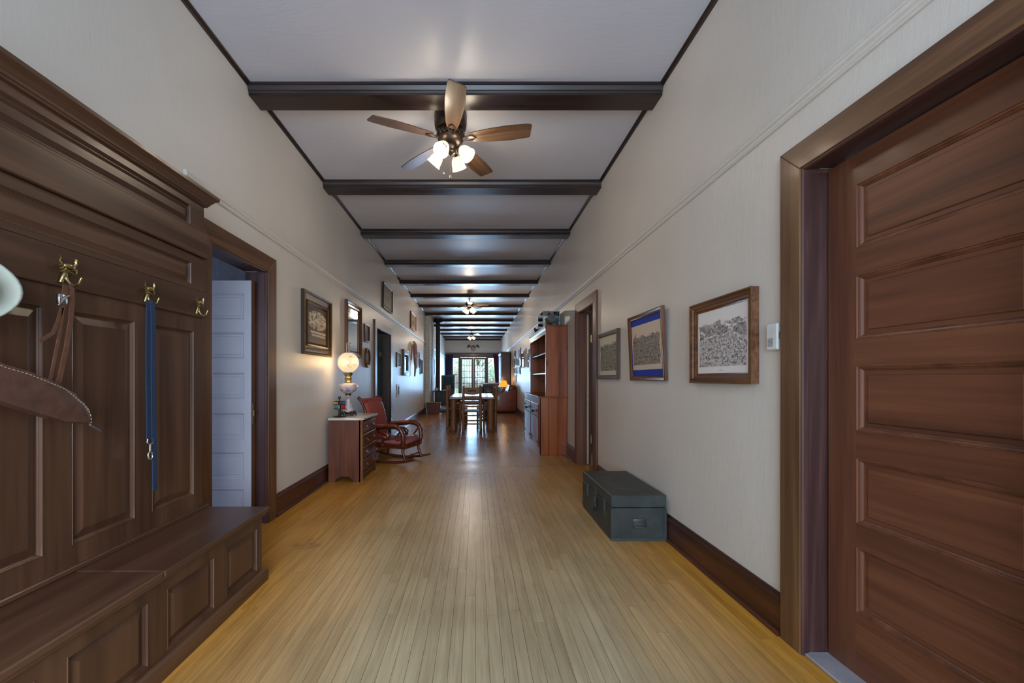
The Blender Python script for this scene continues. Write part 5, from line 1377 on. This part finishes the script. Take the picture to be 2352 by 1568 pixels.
m = MB(); m.lathe([(.05, 0), (.065, .01), (.068, .05), (.05, .09), (.02, .10), (.012, .12)], seg=20); m.build('kettle_body', plain('pale_enamel', s2l(190, 198, 198), .25), kt, 50)
MB().tube([(.06, 0, .04), (.09, 0, .07), (.10, 0, .09)], [.014, .010, .008], 8).build('spout', plain('pale_enamel', s2l(190, 198, 198), .25), kt, 50)
MB().tube([(-.045, 0, .085), (-.04, 0, .14), (0, 0, .16), (.04, 0, .14), (.045, 0, .085)], .005, 6).build('handle', IRON, kt, 50)
tr = E('enamel_tray', 'pale tray on the wood stove right of the pipe', 'tray', (-1.10, 15.68, .745))
MB().box(-.12, .12, -.15, .15, 0, .008, bev=.003).build('tray_base', CER, tr)
m = MB(); 
for a in ((-.12, -.11, -.15, .15), (.11, .12, -.15, .15), (-.12, .12, -.15, -.14), (-.12, .12, .14, .15)): m.box(a[0], a[1], a[2], a[3], .006, .03)
m.build('rim', CER, tr)
tub = E('copper_wood_tub', 'reddish-brown tapered tub on the floor before the wood stove', 'tub', (-1.44, 14.22, 0))
m = MB(); m.hexa([(-.19, -.13, 0), (.19, -.13, 0), (.19, .13, 0), (-.19, .13, 0)], [(-.245, -.16, .37), (.245, -.16, .37), (.245, .16, .37), (-.245, .16, .37)])
m.build('tub_body', plain('oxblood_paint', s2l(96, 48, 42), .45, 0, .1, 30, .15), tub, bevel=.01)
m = MB()
m.tube([(-.25, -.165, .375), (.25, -.165, .375), (.25, .165, .375), (-.25, .165, .375), (-.25, -.165, .375)], .010, 8); m.build('rim', OLDBR, tub, 40)
# television and stand
tv = E('television_stand', 'dark stand under the old television in the far left corner', 'stand', (-1.33, 20.2, 0))
MB().box(-.36, .32, -.25, .25, 0, .60, bev=.01).build('stand_body', W_base('x'), tv)
t2 = E('television', 'bulky dark teal television on a stand in the far left corner', 'television', (-1.33, 20.2, .60))
TEAL = plain('dark_teal_plastic', s2l(30, 58, 72), .35)
MB().box(-.33, .33, -.24, -.12, 0, .76, bev=.02).build('cabinet', TEAL, t2)
MB().hexa([(-.30, -.12, .04), (.30, -.12, .04), (.30, -.12, .72), (-.30, -.12, .72)], [(-.18, .22, .12), (.18, .22, .12), (.18, .22, .58), (-.18, .22, .58)]).build('tube_housing', TEAL, t2)
MB().box(-.28, .28, -.248, -.238, .10, .70, bev=.008).build('screen', plain('dark_screen', s2l(24, 50, 64), .08), t2)
MB().box(.20, .44, -.1, .02, .762, .80, bev=.01).build('set_top_box', IRON, t2)
# wall pictures beyond chimney and oval mirror
picture('framed_picture', 'narrow black framed picture on the left wall past the chimney, left of a pair', 'picture', 'L', 16.3, 16.75, 1.30, 2.06, PS, DARKFR, .03, None, ART[2], .008)
picture('framed_picture', 'narrow black framed picture on the left wall past the chimney, right of a pair', 'picture', 'L', 17.1, 17.6, 1.32, 2.06, PS, DARKFR, .03, None, ART[2], .008)
picture('wall_mirror', 'small mirror on the left wall behind the stovepipe', 'mirror', 'L', 18.6, 19.2, 1.5, 2.2, PS, DARKFR, .0, None, MIRROR, .006)
# gallery on the right wall
G = [(15.2, 14.75, 1.97, 2.19, 0), (15.8, 15.28, 1.61, 1.94, 1), (14.93, 14.5, 1.67, 1.93, 2), (15.3, 14.3, 1.37, 1.60, 0), (13.62, 13.15, 1.82, 2.18, 1), (14.1, 13.68, 1.62, 1.88, 2),
     (13.58, 13.2, 1.34, 1.61, 0), (12.1, 11.72, 1.5, 2.05, 2), (11.66, 11.3, 1.5, 1.88, 0), (11.2, 10.9, 1.66, 1.98, 1), (10.86, 10.5, 1.37, 1.76, 2), (15.0, 14.6, 1.07, 1.33, 1)]
names_ = ['highest small picture at the far end of the right gallery', 'picture farthest along the right gallery wall', 'upright picture left of centre in the far gallery cluster', 'wide picture below the far gallery cluster', 'tall high picture in the middle of the right gallery',
          'mid height picture just left of the tall high one', 'low picture under the tall high one', 'tall framed print beside the bright mirror', 'framed picture third from the hutch on the gallery wall', 'high picture second from the hutch on the gallery wall', 'low picture nearest the hutch on the gallery wall', 'lowest picture at the far end beside the sofa']
for (a, b, z0, z1, k), nm in zip(G, names_):
    picture('framed_picture', nm, 'picture', 'R', b, a, z0, z1, PS, [DARKFR, W_frame('z'), GOLD][k], .04, plain('pale_mat', s2l(196, 196, 198), .7), ART[(k + 1) % 3], .008, group='gallery pictures on the right wall')
picture('wall_mirror', 'bright mirror in the middle of the right gallery wall', 'mirror', 'R', 12.2, 12.85, 1.52, 2.0, PB, GOLD, .0, None, MIRROR, .006)
# antler rack above the far doors
an = E('antler_mount', 'mounted dark antler rack with pale skull plate above the glazed far doors', 'antlers', (-.14, Y1, 2.98), 0)
m = MB(); rg = random.Random(4)
for s in (-1, 1):
    m.tube([(s * .04, -.10, .0), (s * .12, -.18, .04), (s * .20, -.24, .06), (s * .28, -.26, .02)], [.022, .022, .03, .05], 8, flat=.5)
    for dx, dz in ((.30, .16), (.36, .10), (.38, .02), (.35, -.07), (.24, .20), (.16, .16)):
        m.tube([(s * .22, -.24, .04), (s * (.22 + dx) / 2 * 1.05, -.27, .04 + dz * .45), (s * dx, -.26, dz)], [.026, .020, .004], 7)
m.build('antlers', plain('dark_antler', s2l(70, 54, 50), .6, 0, .2, 40, .25), an, 50)
m = MB(); m.ball((0, -.09, -.04), .09, 1.2, .8, .9, 2); m.tube([(0, -.12, -.06), (0, -.22, -.12), (0, -.28, -.16)], [.07, .055, .035], 10); m.build('skull', plain('pinkish_bone', s2l(206, 180, 178), .6, 0, .2, 30, .12), an, 50)
m = MB(); m.prism([(0, -.24), (.10, -.16), (.14, 0), (.10, .12), (0, .15), (-.10, .12), (-.14, 0), (-.10, -.16)], 'y', -.025, 0, bev=.005); m.build('plaque', W_base('z'), an)
